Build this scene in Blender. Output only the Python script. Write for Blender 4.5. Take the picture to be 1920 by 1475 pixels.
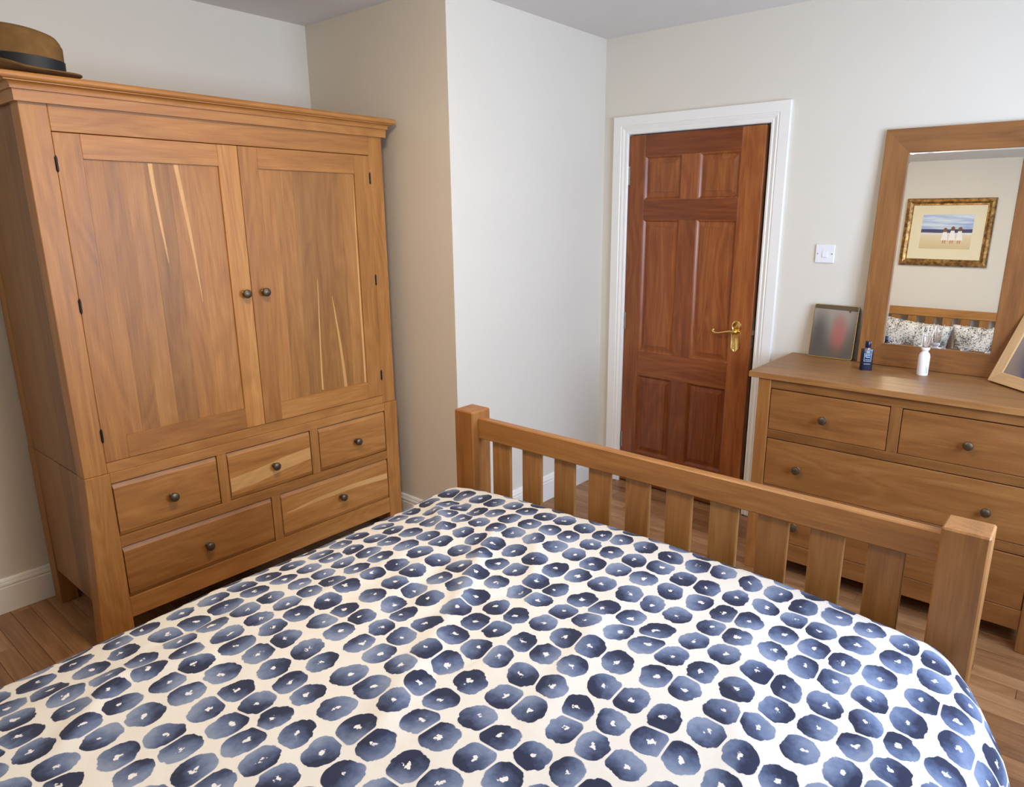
import bpy, bmesh, math, random
from mathutils import Vector, Matrix, noise

for o in list(bpy.data.objects):
    bpy.data.objects.remove(o, do_unlink=True)
scene = bpy.context.scene
C = scene.collection
R = math.radians

# ------------------------------------------------------------------ camera
YAW, PITCH, ROLL = 0.6893, -0.2524, -0.0029
CAM = Vector((2.2749, -3.4001, 1.5673))
fwd = Vector((-math.sin(YAW) * math.cos(PITCH), math.cos(YAW) * math.cos(PITCH), math.sin(PITCH)))
rgt0 = Vector((math.cos(YAW), math.sin(YAW), 0))
up0 = rgt0.cross(fwd)
rgt = math.cos(ROLL) * rgt0 + math.sin(ROLL) * up0
upv = -math.sin(ROLL) * rgt0 + math.cos(ROLL) * up0
cam_d = bpy.data.cameras.new('camera')
cam_d.sensor_fit = 'HORIZONTAL'
cam_d.sensor_width = 36.0
cam_d.lens = 36.0 * 1298.56 / 1920.0
cam_d.shift_x = -(997.27 - 960.0) / 1920.0
cam_d.shift_y = 0.0
cam_d.clip_start = 0.02
cam = bpy.data.objects.new('camera', cam_d)
C.objects.link(cam)
cam.matrix_world = Matrix(((rgt.x, upv.x, -fwd.x, CAM.x), (rgt.y, upv.y, -fwd.y, CAM.y),
                           (rgt.z, upv.z, -fwd.z, CAM.z), (0, 0, 0, 1)))
scene.camera = cam

# ------------------------------------------------------------------ world, daylight, exposure
world = bpy.data.worlds.new('world')
scene.world = world
world.use_nodes = True
wb = world.node_tree.nodes['Background']
wb.inputs['Color'].default_value = (0.62, 0.80, 1.0, 1)
wb.inputs['Strength'].default_value = 1.0

WIN_Y0, WIN_Y1, WIN_Z0, WIN_Z1 = -2.20, -0.70, 0.90, 2.10
XR = 2.95
ld = bpy.data.lights.new('window_daylight', 'AREA')
ld.shape = 'RECTANGLE'
ld.size = WIN_Z1 - WIN_Z0 - 0.1
ld.size_y = WIN_Y1 - WIN_Y0 - 0.1
ld.energy = 55
ld.color = (0.59, 0.74, 1.0)
lo = bpy.data.objects.new('window_daylight', ld)
C.objects.link(lo)
lo.location = (XR + 0.16, (WIN_Y0 + WIN_Y1) / 2, (WIN_Z0 + WIN_Z1) / 2)
lo.rotation_euler = (0, R(90), 0)

scene.view_settings.view_transform = 'Standard'
scene.view_settings.look = 'None'
scene.view_settings.exposure = 0.74
scene.view_settings.gamma = 1.0
scene.view_settings.use_curve_mapping = False

# ------------------------------------------------------------------ node helpers
def newmat(name):
    m = bpy.data.materials.new(name)
    m.use_nodes = True
    nt = m.node_tree
    b = nt.nodes['Principled BSDF']
    return m, nt, b

def N(nt, typ, **kw):
    n = nt.nodes.new(typ)
    for k, v in kw.items():
        if k.startswith('i_'):
            n.inputs[k[2:].replace('_', ' ')].default_value = v
        else:
            setattr(n, k, v)
    return n

def L(nt, a, b):
    nt.links.new(a, b)

def mth(nt, op, a, b=None, c=None, clamp=False):
    n = nt.nodes.new('ShaderNodeMath')
    n.operation = op
    n.use_clamp = clamp
    for i, v in enumerate((a, b, c)):
        if v is None:
            continue
        if isinstance(v, (int, float)):
            n.inputs[i].default_value = v
        else:
            L(nt, v, n.inputs[i])
    return n.outputs[0]

def mixc(nt, fac, a, b, mode='MIX'):
    n = nt.nodes.new('ShaderNodeMix')
    n.data_type = 'RGBA'
    n.blend_type = mode
    for i, v in ((0, fac), (6, a), (7, b)):
        if isinstance(v, (int, float)):
            n.inputs[i].default_value = v
        elif isinstance(v, tuple):
            n.inputs[i].default_value = (*v, 1) if len(v) == 3 else v
        else:
            L(nt, v, n.inputs[i])
    return n.outputs[2]

def ramp(nt, fac, stops):
    n = nt.nodes.new('ShaderNodeValToRGB')
    cr = n.color_ramp
    while len(cr.elements) < len(stops):
        cr.elements.new(0.5)
    for e, (p, c) in zip(cr.elements, stops):
        e.position = p
        e.color = (*c, 1)
    L(nt, fac, n.inputs[0])
    return n.outputs[0]

def srgb(r, g, b):
    f = lambda c: c / 12.92 if c <= 0.04045 else ((c + 0.055) / 1.055) ** 2.4
    return (f(r / 255), f(g / 255), f(b / 255))

def smooth(nt, x, a, b):
    n = nt.nodes.new('ShaderNodeMapRange')
    n.interpolation_type = 'SMOOTHSTEP'
    n.inputs['From Min'].default_value = a
    n.inputs['From Max'].default_value = b
    L(nt, x, n.inputs['Value'])
    return n.outputs['Result']

def plain(name, col, rough=0.5, metal=0.0, bump=0.0, bscale=200, var=0.0, vscale=6, spec=0.5):
    m, nt, b = newmat(name)
    tc = N(nt, 'ShaderNodeTexCoord')
    b.inputs['Roughness'].default_value = rough
    b.inputs['Metallic'].default_value = metal
    b.inputs['Specular IOR Level'].default_value = spec
    if var > 0:
        nz = N(nt, 'ShaderNodeTexNoise', i_Scale=vscale, i_Detail=5)
        L(nt, tc.outputs['Object'], nz.inputs['Vector'])
        c = ramp(nt, nz.outputs['Fac'], [(0.3, tuple(x * (1 - var) for x in col)), (0.7, tuple(min(1, x * (1 + var)) for x in col))])
        L(nt, c, b.inputs['Base Color'])
    else:
        b.inputs['Base Color'].default_value = (*col, 1)
    if bump > 0:
        nb = N(nt, 'ShaderNodeTexNoise', i_Scale=bscale, i_Detail=3)
        L(nt, tc.outputs['Object'], nb.inputs['Vector'])
        bp = N(nt, 'ShaderNodeBump', i_Strength=bump, i_Distance=0.002)
        L(nt, nb.outputs['Fac'], bp.inputs['Height'])
        L(nt, bp.outputs['Normal'], b.inputs['Normal'])
    return m

def wood(name, axis, dark, mid, light, rough=0.42, sap=0.0, contrast=0.8, island=False):
    """oak / mahogany with the grain along one object axis; the object colour tints single boards"""
    m, nt, b = newmat(name)
    tc = N(nt, 'ShaderNodeTexCoord')
    oi = N(nt, 'ShaderNodeObjectInfo')
    rnd = oi.outputs['Random']
    if island:
        ge = N(nt, 'ShaderNodeNewGeometry')
        rnd = mth(nt, 'FRACT', mth(nt, 'ADD', rnd, ge.outputs['Random Per Island']))
    off = N(nt, 'ShaderNodeCombineXYZ')
    for i, k in enumerate((37.0, 91.0, 53.0)):
        L(nt, mth(nt, 'MULTIPLY', rnd, k), off.inputs[i])
    add = N(nt, 'ShaderNodeVectorMath', operation='ADD')
    L(nt, tc.outputs['Object'], add.inputs[0])
    L(nt, off.outputs[0], add.inputs[1])

    def stretched(al, ac):
        mp = N(nt, 'ShaderNodeMapping')
        s = [ac, ac, ac]
        s[axis] = al
        mp.inputs['Scale'].default_value = s
        L(nt, add.outputs[0], mp.inputs['Vector'])
        return mp.outputs[0]
    n1 = N(nt, 'ShaderNodeTexNoise', i_Scale=1.0, i_Detail=9, i_Roughness=0.68, i_Distortion=0.35)
    L(nt, stretched(1.5, 21), n1.inputs['Vector'])
    n2 = N(nt, 'ShaderNodeTexNoise', i_Scale=1.0, i_Detail=3, i_Roughness=0.6)
    L(nt, stretched(7, 260), n2.inputs['Vector'])
    n3 = N(nt, 'ShaderNodeTexNoise', i_Scale=1.0, i_Detail=2, i_Distortion=0.5)
    L(nt, stretched(1.1, 7), n3.inputs['Vector'])
    rings = mth(nt, 'FRACT', mth(nt, 'MULTIPLY', n3.outputs['Fac'], 9.0))
    rings = mth(nt, 'ABSOLUTE', mth(nt, 'SUBTRACT', rings, 0.5))
    f = mth(nt, 'ADD', mth(nt, 'MULTIPLY', n1.outputs['Fac'], 0.75), mth(nt, 'MULTIPLY', rings, 0.26))
    f = mth(nt, 'ADD', f, mth(nt, 'MULTIPLY', mth(nt, 'SUBTRACT', n2.outputs['Fac'], 0.5), 0.40))
    f = mth(nt, 'ADD', f, mth(nt, 'MULTIPLY', mth(nt, 'SUBTRACT', rnd, 0.5), 0.16 if not island else 0.34))
    w = 0.26 / contrast
    c = ramp(nt, f, [(0.43 - w, dark), (0.45, mid), (0.47 + w, light)])
    if sap > 0:
        n4 = N(nt, 'ShaderNodeTexNoise', i_Scale=1.0, i_Detail=1, i_Distortion=0.25)
        L(nt, stretched(0.9, 11), n4.inputs['Vector'])
        sm = smooth(nt, n4.outputs['Fac'], 0.705, 0.725)
        c = mixc(nt, mth(nt, 'MULTIPLY', sm, sap), c, tuple(min(1, x * 1.35) for x in light))
    c = mixc(nt, 1.0, c, oi.outputs['Color'], 'MULTIPLY')
    L(nt, c, b.inputs['Base Color'])
    rr = mth(nt, 'ADD', rough - 0.06, mth(nt, 'MULTIPLY', n1.outputs['Fac'], 0.15))
    L(nt, rr, b.inputs['Roughness'])
    b.inputs['Specular IOR Level'].default_value = 0.4
    bp = N(nt, 'ShaderNodeBump', i_Strength=0.12, i_Distance=0.001)
    L(nt, n2.outputs['Fac'], bp.inputs['Height'])
    L(nt, bp.outputs['Normal'], b.inputs['Normal'])
    return m

OAKC = (srgb(128, 82, 38), srgb(166, 113, 57), srgb(192, 141, 79))
OAK = [wood('oak_grain_' + 'xyz'[a], a, *OAKC, sap=0.0) for a in range(3)]
CHC = (srgb(104, 66, 32), srgb(138, 92, 48), srgb(164, 118, 68))
CHO = [wood('chest_oak_grain_' + 'xyz'[a], a, *CHC, sap=0.0) for a in range(3)]
MAH = [wood('mahogany_grain_' + 'xyz'[a], a, srgb(98, 47, 21), srgb(136, 73, 34), srgb(168, 103, 53), rough=0.30, contrast=0.9) for a in range(3)]
ASH = [wood('light_oak_grain_' + 'xyz'[a], a, srgb(190, 150, 100), srgb(212, 174, 124), srgb(226, 194, 148), rough=0.5) for a in range(3)]
SAPW = [wood('sapwood_grain_' + 'xyz'[a], a, srgb(186, 136, 78), srgb(205, 157, 96), srgb(220, 178, 120)) for a in range(3)]
FLOORM = wood('floor_laminate', 0, srgb(110, 74, 46), srgb(150, 108, 72), srgb(184, 142, 102), rough=0.36, island=True)

PAINT = plain('wall_paint', (0.72, 0.675, 0.585), rough=0.75, bump=0.12, bscale=260, var=0.012, vscale=2.5, spec=0.3)
CEILP = plain('ceiling_paint', (0.74, 0.72, 0.69), rough=0.8, bump=0.1, bscale=200, var=0.01, spec=0.2)
GLOSSW = plain('white_gloss_paint', (0.86, 0.84, 0.79), rough=0.28, var=0.015, vscale=8, bump=0.03, bscale=60)
BRONZE = plain('dark_bronze', (0.13, 0.095, 0.062), rough=0.42, metal=0.8, var=0.25, vscale=120)
IRON = plain('dark_iron', (0.035, 0.03, 0.026), rough=0.45, metal=0.8, var=0.2, vscale=90)
BRASS = plain('polished_brass', (0.82, 0.58, 0.22), rough=0.16, metal=1.0, var=0.08, vscale=60)
STEEL = plain('steel', (0.45, 0.42, 0.36), rough=0.35, metal=1.0, var=0.1, vscale=80)
DARK = plain('dark_void', (0.02, 0.017, 0.015), rough=0.9, var=0.2)
WPLAST = plain('white_plastic', (0.82, 0.82, 0.83), rough=0.3, var=0.01, vscale=20)

# ------------------------------------------------------------------ mesh helpers
def bm_box(bm, x0, x1, y0, y1, z0, z1, bev=0.0):
    vs = [bm.verts.new(p) for p in ((x0, y0, z0), (x1, y0, z0), (x1, y1, z0), (x0, y1, z0),
                                    (x0, y0, z1), (x1, y0, z1), (x1, y1, z1), (x0, y1, z1))]
    fs = [bm.faces.new([vs[i] for i in q]) for q in ((0, 3, 2, 1), (4, 5, 6, 7), (0, 1, 5, 4), (1, 2, 6, 5), (2, 3, 7, 6), (3, 0, 4, 7))]
    if bev > 0:
        es = list({e for f in fs for e in f.edges})
        bmesh.ops.bevel(bm, geom=es, offset=bev, offset_type='OFFSET', segments=1, affect='EDGES', profile=0.5)
    return vs

def bm_hexa(bm, pts, bev=0.0):
    vs = [bm.verts.new(p) for p in pts]
    fs = [bm.faces.new([vs[i] for i in q]) for q in ((0, 3, 2, 1), (4, 5, 6, 7), (0, 1, 5, 4), (1, 2, 6, 5), (2, 3, 7, 6), (3, 0, 4, 7))]
    if bev > 0:
        es = list({e for f in fs for e in f.edges})
        bmesh.ops.bevel(bm, geom=es, offset=bev, offset_type='OFFSET', segments=1, affect='EDGES', profile=0.5)

def bm_lathe(bm, prof, n=24, M=None):
    rings = []
    for r, z in prof:
        if r < 1e-6:
            rings.append([bm.verts.new((0, 0, z))])
        else:
            rings.append([bm.verts.new((r * math.cos(2 * math.pi * k / n), r * math.sin(2 * math.pi * k / n), z)) for k in range(n)])
    for a, b in zip(rings, rings[1:]):
        for k in range(n):
            k2 = (k + 1) % n
            if len(a) == 1 and len(b) == 1:
                continue
            if len(a) == 1:
                bm.faces.new((a[0], b[k2], b[k]))
            elif len(b) == 1:
                bm.faces.new((a[k], a[k2], b[0]))
            else:
                bm.faces.new((a[k], a[k2], b[k2], b[k]))
    if len(rings[0]) > 1:
        bm.faces.new(list(reversed(rings[0])))
    if len(rings[-1]) > 1:
        bm.faces.new(rings[-1])
    if M is not None:
        vv = [v for r_ in rings for v in r_]
        bmesh.ops.transform(bm, matrix=M, verts=vv)

def bm_tube(bm, pts, rad, n=10):
    pts = [Vector(p) for p in pts]
    rings = []
    for i, p in enumerate(pts):
        d = (pts[min(i + 1, len(pts) - 1)] - pts[max(i - 1, 0)]).normalized()
        a = d.orthogonal().normalized() if i == 0 else (pa - d * pa.dot(d)).normalized()
        pa = a
        bb = d.cross(a)
        r = rad[i] if isinstance(rad, (list, tuple)) else rad
        rings.append([bm.verts.new(p + r * (math.cos(2 * math.pi * k / n) * a + math.sin(2 * math.pi * k / n) * bb)) for k in range(n)])
    for a, b in zip(rings, rings[1:]):
        for k in range(n):
            bm.faces.new((a[k], a[(k + 1) % n], b[(k + 1) % n], b[k]))
    bm.faces.new(list(reversed(rings[0])))
    bm.faces.new(rings[-1])

def bm_prism(bm, poly, f0, f1):
    """poly: list of 2D points; f0/f1 map a 2D point to the 3D start / end caps"""
    a = [bm.verts.new(f0(p)) for p in poly]
    b = [bm.verts.new(f1(p)) for p in poly]
    n = len(poly)
    for k in range(n):
        bm.faces.new((a[k], a[(k + 1) % n], b[(k + 1) % n], b[k]))
    bm.faces.new(list(reversed(a)))
    bm.faces.new(b)

def finish(name, bm, mat, parent=None, smooth_angle=None, local=False, loc=None, color=None):
    bmesh.ops.recalc_face_normals(bm, faces=bm.faces[:])
    me = bpy.data.meshes.new(name)
    if parent is not None and not local:
        off = parent.get('_base')
        if off is not None:
            bmesh.ops.translate(bm, vec=-Vector(off), verts=bm.verts[:])
    bm.to_mesh(me)
    bm.free()
    if smooth_angle is not None:
        me.shade_smooth()
        me.set_sharp_from_angle(angle=R(smooth_angle))
    mats = mat if isinstance(mat, (list, tuple)) else [mat]
    for mm in mats:
        me.materials.append(mm)
    o = bpy.data.objects.new(name, me)
    C.objects.link(o)
    if parent is not None:
        o.parent = parent
        if parent.get('_base') is not None and not local:
            o['_base'] = list(parent['_base'])
    if loc is not None:
        o.location = loc
    if color is not None:
        o.color = (*color, 1)
    return o

def box(name, x0, x1, y0, y1, z0, z1, mat, parent=None, bev=0.0015, local=False, color=None):
    bm = bmesh.new()
    bm_box(bm, min(x0, x1), max(x0, x1), min(y0, y1), max(y0, y1), min(z0, z1), max(z0, z1), bev)
    return finish(name, bm, mat, parent, local=local, color=color)

def thing(name, label, cat, loc=(0, 0, 0), rot=None, group=None, kind=None):
    e = bpy.data.objects.new(name, None)
    e.empty_display_size = 0.05
    C.objects.link(e)
    e.location = loc
    if rot is None:
        e['_base'] = list(loc)
    else:
        e.rotation_euler = rot
    if kind:
        e['kind'] = kind
        if label:
            e['label'] = label
    else:
        tag(e, label, cat, group)
    return e

def tag(o, label, cat, group=None):
    o['label'] = label
    o['category'] = cat
    if group:
        o['group'] = group
    return o

def struct(o, label=None):
    o['kind'] = 'structure'
    if label:
        o['label'] = label
    return o

def tone(rng, lo=0.86, hi=1.12, warm=0.04):
    v = rng.uniform(lo, hi)
    w = rng.uniform(-warm, warm)
    return (v * (1 + w), v, v * (1 - w))

rng = random.Random(7)

# ------------------------------------------------------------------ room shell
H = 2.4773
A = 1.1908          # depth of the recess by the door
B = 1.001           # recess width behind the wardrobe
YB = -3.92          # headboard wall
DX0, DX1, DZ = 0.150, 0.953, 1.995     # hole in the door wall

bm = bmesh.new()
bm_box(bm, -B - 0.12, -B, YB - 0.12, -A + 0.12, -0.02, H + 0.02)
struct(finish('wall_left', bm, PAINT), 'cream wall behind the wardrobe')
bm = bmesh.new()
bm_box(bm, -B, 0.0, -A, -A + 0.12, -0.02, H + 0.02)
struct(finish('wall_recess_front', bm, PAINT), 'shaded wall at the end of the wardrobe')
bm = bmesh.new()
bm_box(bm, -0.12, 0.0, -A + 0.12, 0.12, -0.02, H + 0.02)
struct(finish('wall_recess_side', bm, PAINT), 'pale daylit wall between the wardrobe corner and the door')
bm = bmesh.new()
bm_box(bm, 0.0, DX0, 0, 0.12, -0.02, H + 0.02)
bm_box(bm, DX1, XR, 0, 0.12, -0.02, H + 0.02)
bm_box(bm, DX0, DX1, 0, 0.12, DZ, H + 0.02)
struct(finish('wall_door', bm, PAINT), 'cream wall with the door, switch and mirror')
bm = bmesh.new()
bm_box(bm, XR, XR + 0.12, YB, WIN_Y0, -0.02, H + 0.02)
bm_box(bm, XR, XR + 0.12, WIN_Y1, 0.12, -0.02, H + 0.02)
bm_box(bm, XR, XR + 0.12, WIN_Y0, WIN_Y1, -0.02, WIN_Z0)
bm_box(bm, XR, XR + 0.12, WIN_Y0, WIN_Y1, WIN_Z1, H + 0.02)
struct(finish('wall_right', bm, PAINT))
bm = bmesh.new()
bm_box(bm, -B, XR + 0.12, YB - 0.12, YB, -0.02, H + 0.02)
struct(finish('wall_headboard', bm, PAINT), 'pale wall above the headboard')
bm = bmesh.new()
bm_box(bm, -B - 0.12, XR + 0.12, YB - 0.12, 0.12, H, H + 0.1)
struct(finish('ceiling', bm, CEILP))
# dark landing beyond the door
bm = bmesh.new()
bm_box(bm, -0.12, 1.3, 1.1, 1.2, -0.02, H)
bm_box(bm, -0.22, -0.12, 0.12, 1.2, -0.02, H)
bm_box(bm, 1.3, 1.4, 0.12, 1.2, -0.02, H)
bm_box(bm, -0.22, 1.4, 0.12, 1.2, H, H + 0.1)
struct(finish('wall_landing', bm, PAINT))

# flush ceiling lamp (above the picture), its warm light falls downwards
LAMP = (0.95, -2.45, H)
lamp = thing('ceiling_lamp', 'round flush ceiling lamp above the bed', 'lamp', LAMP)
LAMPGLOW, lnt, lb = newmat('lamp_diffuser')
lb.inputs['Base Color'].default_value = (0.9, 0.86, 0.78, 1)
lb.inputs['Emission Color'].default_value = (1.0, 0.80, 0.55, 1)
lb.inputs['Emission Strength'].default_value = 53.0
bm = bmesh.new()
bm_lathe(bm, [(0, 0), (0.185, 0), (0.185, -0.03), (0.175, -0.038), (0.168, -0.030), (0, -0.026)], 40, Matrix.Translation(LAMP))
finish('lamp_base', bm, GLOSSW, lamp, smooth_angle=30)
bm = bmesh.new()
bm_lathe(bm, [(0, -0.026), (0.166, -0.030), (0.164, -0.050), (0.152, -0.072), (0.120, -0.092), (0.065, -0.104), (0, -0.107)], 40, Matrix.Translation(LAMP))
finish('diffuser', bm, LAMPGLOW, lamp, smooth_angle=60)
# window in the right wall (outside the picture, it is what lights the room)
win = thing('window_1', None, None, (XR, (WIN_Y0 + WIN_Y1) / 2, WIN_Z0), kind='structure')
UPVC = GLOSSW
for a in (WIN_Y0, (WIN_Y0 + WIN_Y1) / 2 - 0.03, WIN_Y1 - 0.06):
    box('window_frame', XR + 0.04, XR + 0.10, a, a + 0.06, WIN_Z0, WIN_Z1, UPVC, win)
for a in (WIN_Z0, WIN_Z1 - 0.06):
    box('window_rail', XR + 0.045, XR + 0.095, WIN_Y0 + 0.06, WIN_Y1 - 0.06, a, a + 0.06, UPVC, win)
gm, gnt, gb = newmat('window_glass')
gt = N(gnt, 'ShaderNodeBsdfTransparent')
gg = N(gnt, 'ShaderNodeBsdfGlossy', i_Roughness=0.02)
gx = N(gnt, 'ShaderNodeMixShader')
gx.inputs[0].default_value = 0.05
L(gnt, gt.outputs[0], gx.inputs[1]); L(gnt, gg.outputs[0], gx.inputs[2])
L(gnt, gx.outputs[0], gnt.nodes['Material Output'].inputs['Surface'])
my = (WIN_Y0 + WIN_Y1) / 2
for a, b2 in ((WIN_Y0 + 0.06, my - 0.03), (my + 0.03, WIN_Y1 - 0.06)):
    box('pane', XR + 0.066, XR + 0.074, a, b2, WIN_Z0 + 0.06, WIN_Z1 - 0.06, gm, win, bev=0)
box('window_sill', XR - 0.04, XR + 0.05, WIN_Y0 - 0.04, WIN_Y1 + 0.04, WIN_Z0 - 0.03, WIN_Z0, GLOSSW, win)

# floor: laminate strips on a sub-floor
bm = bmesh.new()
bm_box(bm, -B, XR + 0.12, YB, 1.2, -0.04, -0.012)
floor = struct(finish('floor', bm, DARK), 'brown strip laminate floor')
SW = 0.0633
frng = random.Random(3)
stuff = bmesh.new()
nstrip = 0
y = 0.10
row = 0
while y > YB:
    y0, y1 = y - SW, y
    x = -B - frng.uniform(0, 0.35)
    while x < XR:
        ln = frng.choice((0.34, 0.42, 0.5, 0.58))
        x0, x1 = max(x, -B), min(x + ln, XR)
        x += ln
        if y1 > -A + 0.001:
            x0 = max(x0, 0.0)
        if y1 > 0.0:
            x0, x1 = max(x0, DX0), min(x1, DX1)
        ys0 = max(y0, YB)
        if x1 - x0 < 0.012 or y1 - ys0 < 0.008:
            continue
        cxm, cym = (x0 + x1) / 2, (ys0 + y1) / 2
        dz = frng.uniform(-0.0003, 0)
        vis = (cym > -1.86 and cym < 0.05) or (cxm < -0.15 and -3.35 < cym < -2.35) or (cxm > 2.05 and -2.75 < cym)
        if 1.3 < cxm < 2.1 and cym > -0.42:
            vis = False
        g = 0.0006
        if vis and nstrip < 296:
            nstrip += 1
            bm = bmesh.new()
            bm_box(bm, x0 + g, x1 - g, ys0 + g, y1 - g, -0.012, dz, 0.0006)
            finish('floor_strip', bm, FLOORM, floor, local=True)
        else:
            bm_box(stuff, x0 + g, x1 - g, ys0 + g, y1 - g, -0.012, dz)
    y -= SW
    row += 1
so = finish('hidden_floor_strips', stuff, FLOORM, floor, local=True)
so['kind'] = 'stuff'

# skirting boards with a moulded top
BH, BT = 0.143, 0.0186
SK = [(0, 0), (BT, 0), (BT, BH - 0.036), (BT - 0.003, BH - 0.034), (BT - 0.003, BH - 0.029), (BT - 0.0005, BH - 0.026), (BT - 0.002, BH - 0.018),
      (BT - 0.006, BH - 0.015), (BT - 0.006, BH - 0.011), (BT - 0.009, BH - 0.004), (0.006, BH), (0, BH)]

def skirting(name, p0, p1, nrm):
    bm = bmesh.new()
    p0, p1, nrm = Vector(p0), Vector(p1), Vector(nrm)
    bm_prism(bm, SK, lambda q: p0 + nrm * q[0] + Vector((0, 0, q[1])), lambda q: p1 + nrm * q[0] + Vector((0, 0, q[1])))
    return struct(finish(name, bm, GLOSSW))
skirting('baseboard_left', (-B, YB, 0), (-B, -A, 0), (1, 0, 0))
skirting('baseboard_recess_front', (-B, -A, 0), (BT, -A, 0), (0, -1, 0))
skirting('baseboard_recess_side', (0, -A - BT, 0), (0, 0, 0), (1, 0, 0))
skirting('baseboard_door', (0, 0, 0), (0.072, 0, 0), (0, -1, 0))
skirting('baseboard_chest', (1.034, 0, 0), (XR, 0, 0), (0, -1, 0))
skirting('baseboard_right', (XR, YB, 0), (XR, 0, 0), (-1, 0, 0))
skirting('baseboard_headboard', (-B, YB, 0), (XR, YB, 0), (0, 1, 0))

# ------------------------------------------------------------------ door casing
AX0, AX1, AZ = 0.0715, 1.0330, 2.0757      # outer edge of the architrave
IX0, IX1, IZ = 0.1630, 0.9420, 1.9840      # its inner edge
AT = 0.0205
trim = thing('trim_1', 'white moulded door casing', None, (IX0, 0, 0), kind='structure')
AW = IX0 - AX0
# profile: distance from outer edge -> height over the wall
AP = [(0, 0), (0, AT - 0.002), (0.002, AT), (AW * 0.52, AT), (AW * 0.55, AT - 0.0035), (AW * 0.60, AT - 0.0035), (AW * 0.63, AT - 0.001),
      (AW * 0.70, AT - 0.003), (AW * 0.77, AT - 0.0075), (AW * 0.84, AT - 0.0080), (AW * 0.87, AT - 0.006), (AW * 0.97, AT - 0.0085), (AW, AT - 0.012), (AW, 0)]
bm = bmesh.new()
bm_prism(bm, AP, lambda q: (AX0 + q[0], -q[1], 0), lambda q: (AX0 + q[0], -q[1], AZ - q[0]))
finish('casing_leg', bm, GLOSSW, trim)
bm = bmesh.new()
bm_prism(bm, AP, lambda q: (AX1 - q[0], -q[1], 0), lambda q: (AX1 - q[0], -q[1], AZ - q[0]))
finish('casing_leg', bm, GLOSSW, trim)
bm = bmesh.new()
bm_prism(bm, AP, lambda q: (AX0 + q[0], -q[1], AZ - q[0]), lambda q: (AX1 - q[0], -q[1], AZ - q[0]))
finish('casing_head', bm, GLOSSW, trim)
box('jamb', DX0 - 0.001, 0.1595, -0.004, 0.121, 0, DZ, GLOSSW, trim)
box('jamb', 0.9435, DX1 + 0.001, -0.004, 0.121, 0, DZ, GLOSSW, trim)
box('head_jamb', 0.1595, 0.9435, -0.004, 0.121, 1.9830, DZ + 0.001, GLOSSW, trim)
box('door_stop', 0.1595, 0.172, 0.043, 0.075, 0, 1.983, GLOSSW, trim)
box('door_stop', 0.931, 0.9435, 0.043, 0.075, 0, 1.983, GLOSSW, trim)
box('door_stop', 0.172, 0.931, 0.043, 0.075, 1.970, 1.983, GLOSSW, trim)

# ------------------------------------------------------------------ six panel door, slightly ajar
door = thing('door_1', 'reddish brown six panel wooden door standing slightly ajar', None, (0.1615, 0.001, 0), rot=(0, 0, R(-1.25)), kind='structure')
DWD, DT = 0.762, 0.040
Z0, Z1 = 0.010, 1.9765
xs = [0.0015, 0.1015, 0.3235, 0.4235, 0.6455, DWD]
zs = [Z0, 0.205, 0.672, 0.812, 1.541, 1.644, 1.869, Z1]
MH, MV = MAH[0], MAH[2]
def dbox(name, x0, x1, z0, z1, mat, col=None):
    return box(name, x0, x1, 0, DT, z0, z1, mat, door, bev=0.0008, local=True, color=col)
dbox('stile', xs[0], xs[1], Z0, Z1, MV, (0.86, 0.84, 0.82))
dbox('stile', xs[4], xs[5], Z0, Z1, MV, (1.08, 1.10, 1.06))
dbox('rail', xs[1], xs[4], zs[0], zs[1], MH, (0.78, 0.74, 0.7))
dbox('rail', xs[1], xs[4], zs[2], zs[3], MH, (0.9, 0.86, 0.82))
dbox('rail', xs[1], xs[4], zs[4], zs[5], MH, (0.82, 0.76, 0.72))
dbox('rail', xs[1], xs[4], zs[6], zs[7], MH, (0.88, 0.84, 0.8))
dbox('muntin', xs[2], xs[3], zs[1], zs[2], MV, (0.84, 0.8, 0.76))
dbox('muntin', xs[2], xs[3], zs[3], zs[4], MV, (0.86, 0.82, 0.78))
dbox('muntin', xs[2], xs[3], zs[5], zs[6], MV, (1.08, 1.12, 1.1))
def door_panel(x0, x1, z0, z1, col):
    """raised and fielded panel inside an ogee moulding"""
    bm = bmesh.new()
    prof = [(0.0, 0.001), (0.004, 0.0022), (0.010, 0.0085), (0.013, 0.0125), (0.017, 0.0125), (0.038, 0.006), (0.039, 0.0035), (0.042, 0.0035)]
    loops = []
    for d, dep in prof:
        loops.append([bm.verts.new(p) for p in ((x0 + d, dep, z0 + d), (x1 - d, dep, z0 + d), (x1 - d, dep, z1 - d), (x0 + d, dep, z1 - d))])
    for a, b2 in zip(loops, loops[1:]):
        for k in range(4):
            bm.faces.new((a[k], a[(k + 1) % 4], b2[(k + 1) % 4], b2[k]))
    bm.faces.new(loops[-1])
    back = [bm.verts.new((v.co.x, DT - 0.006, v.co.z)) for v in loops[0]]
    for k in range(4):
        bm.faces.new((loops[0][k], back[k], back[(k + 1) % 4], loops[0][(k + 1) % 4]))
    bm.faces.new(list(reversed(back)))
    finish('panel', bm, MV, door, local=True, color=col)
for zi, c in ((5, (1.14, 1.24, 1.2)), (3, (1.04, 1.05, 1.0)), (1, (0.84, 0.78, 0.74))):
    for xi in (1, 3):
        door_panel(xs[xi], xs[xi + 1], zs[zi], zs[zi + 1], c)
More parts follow.
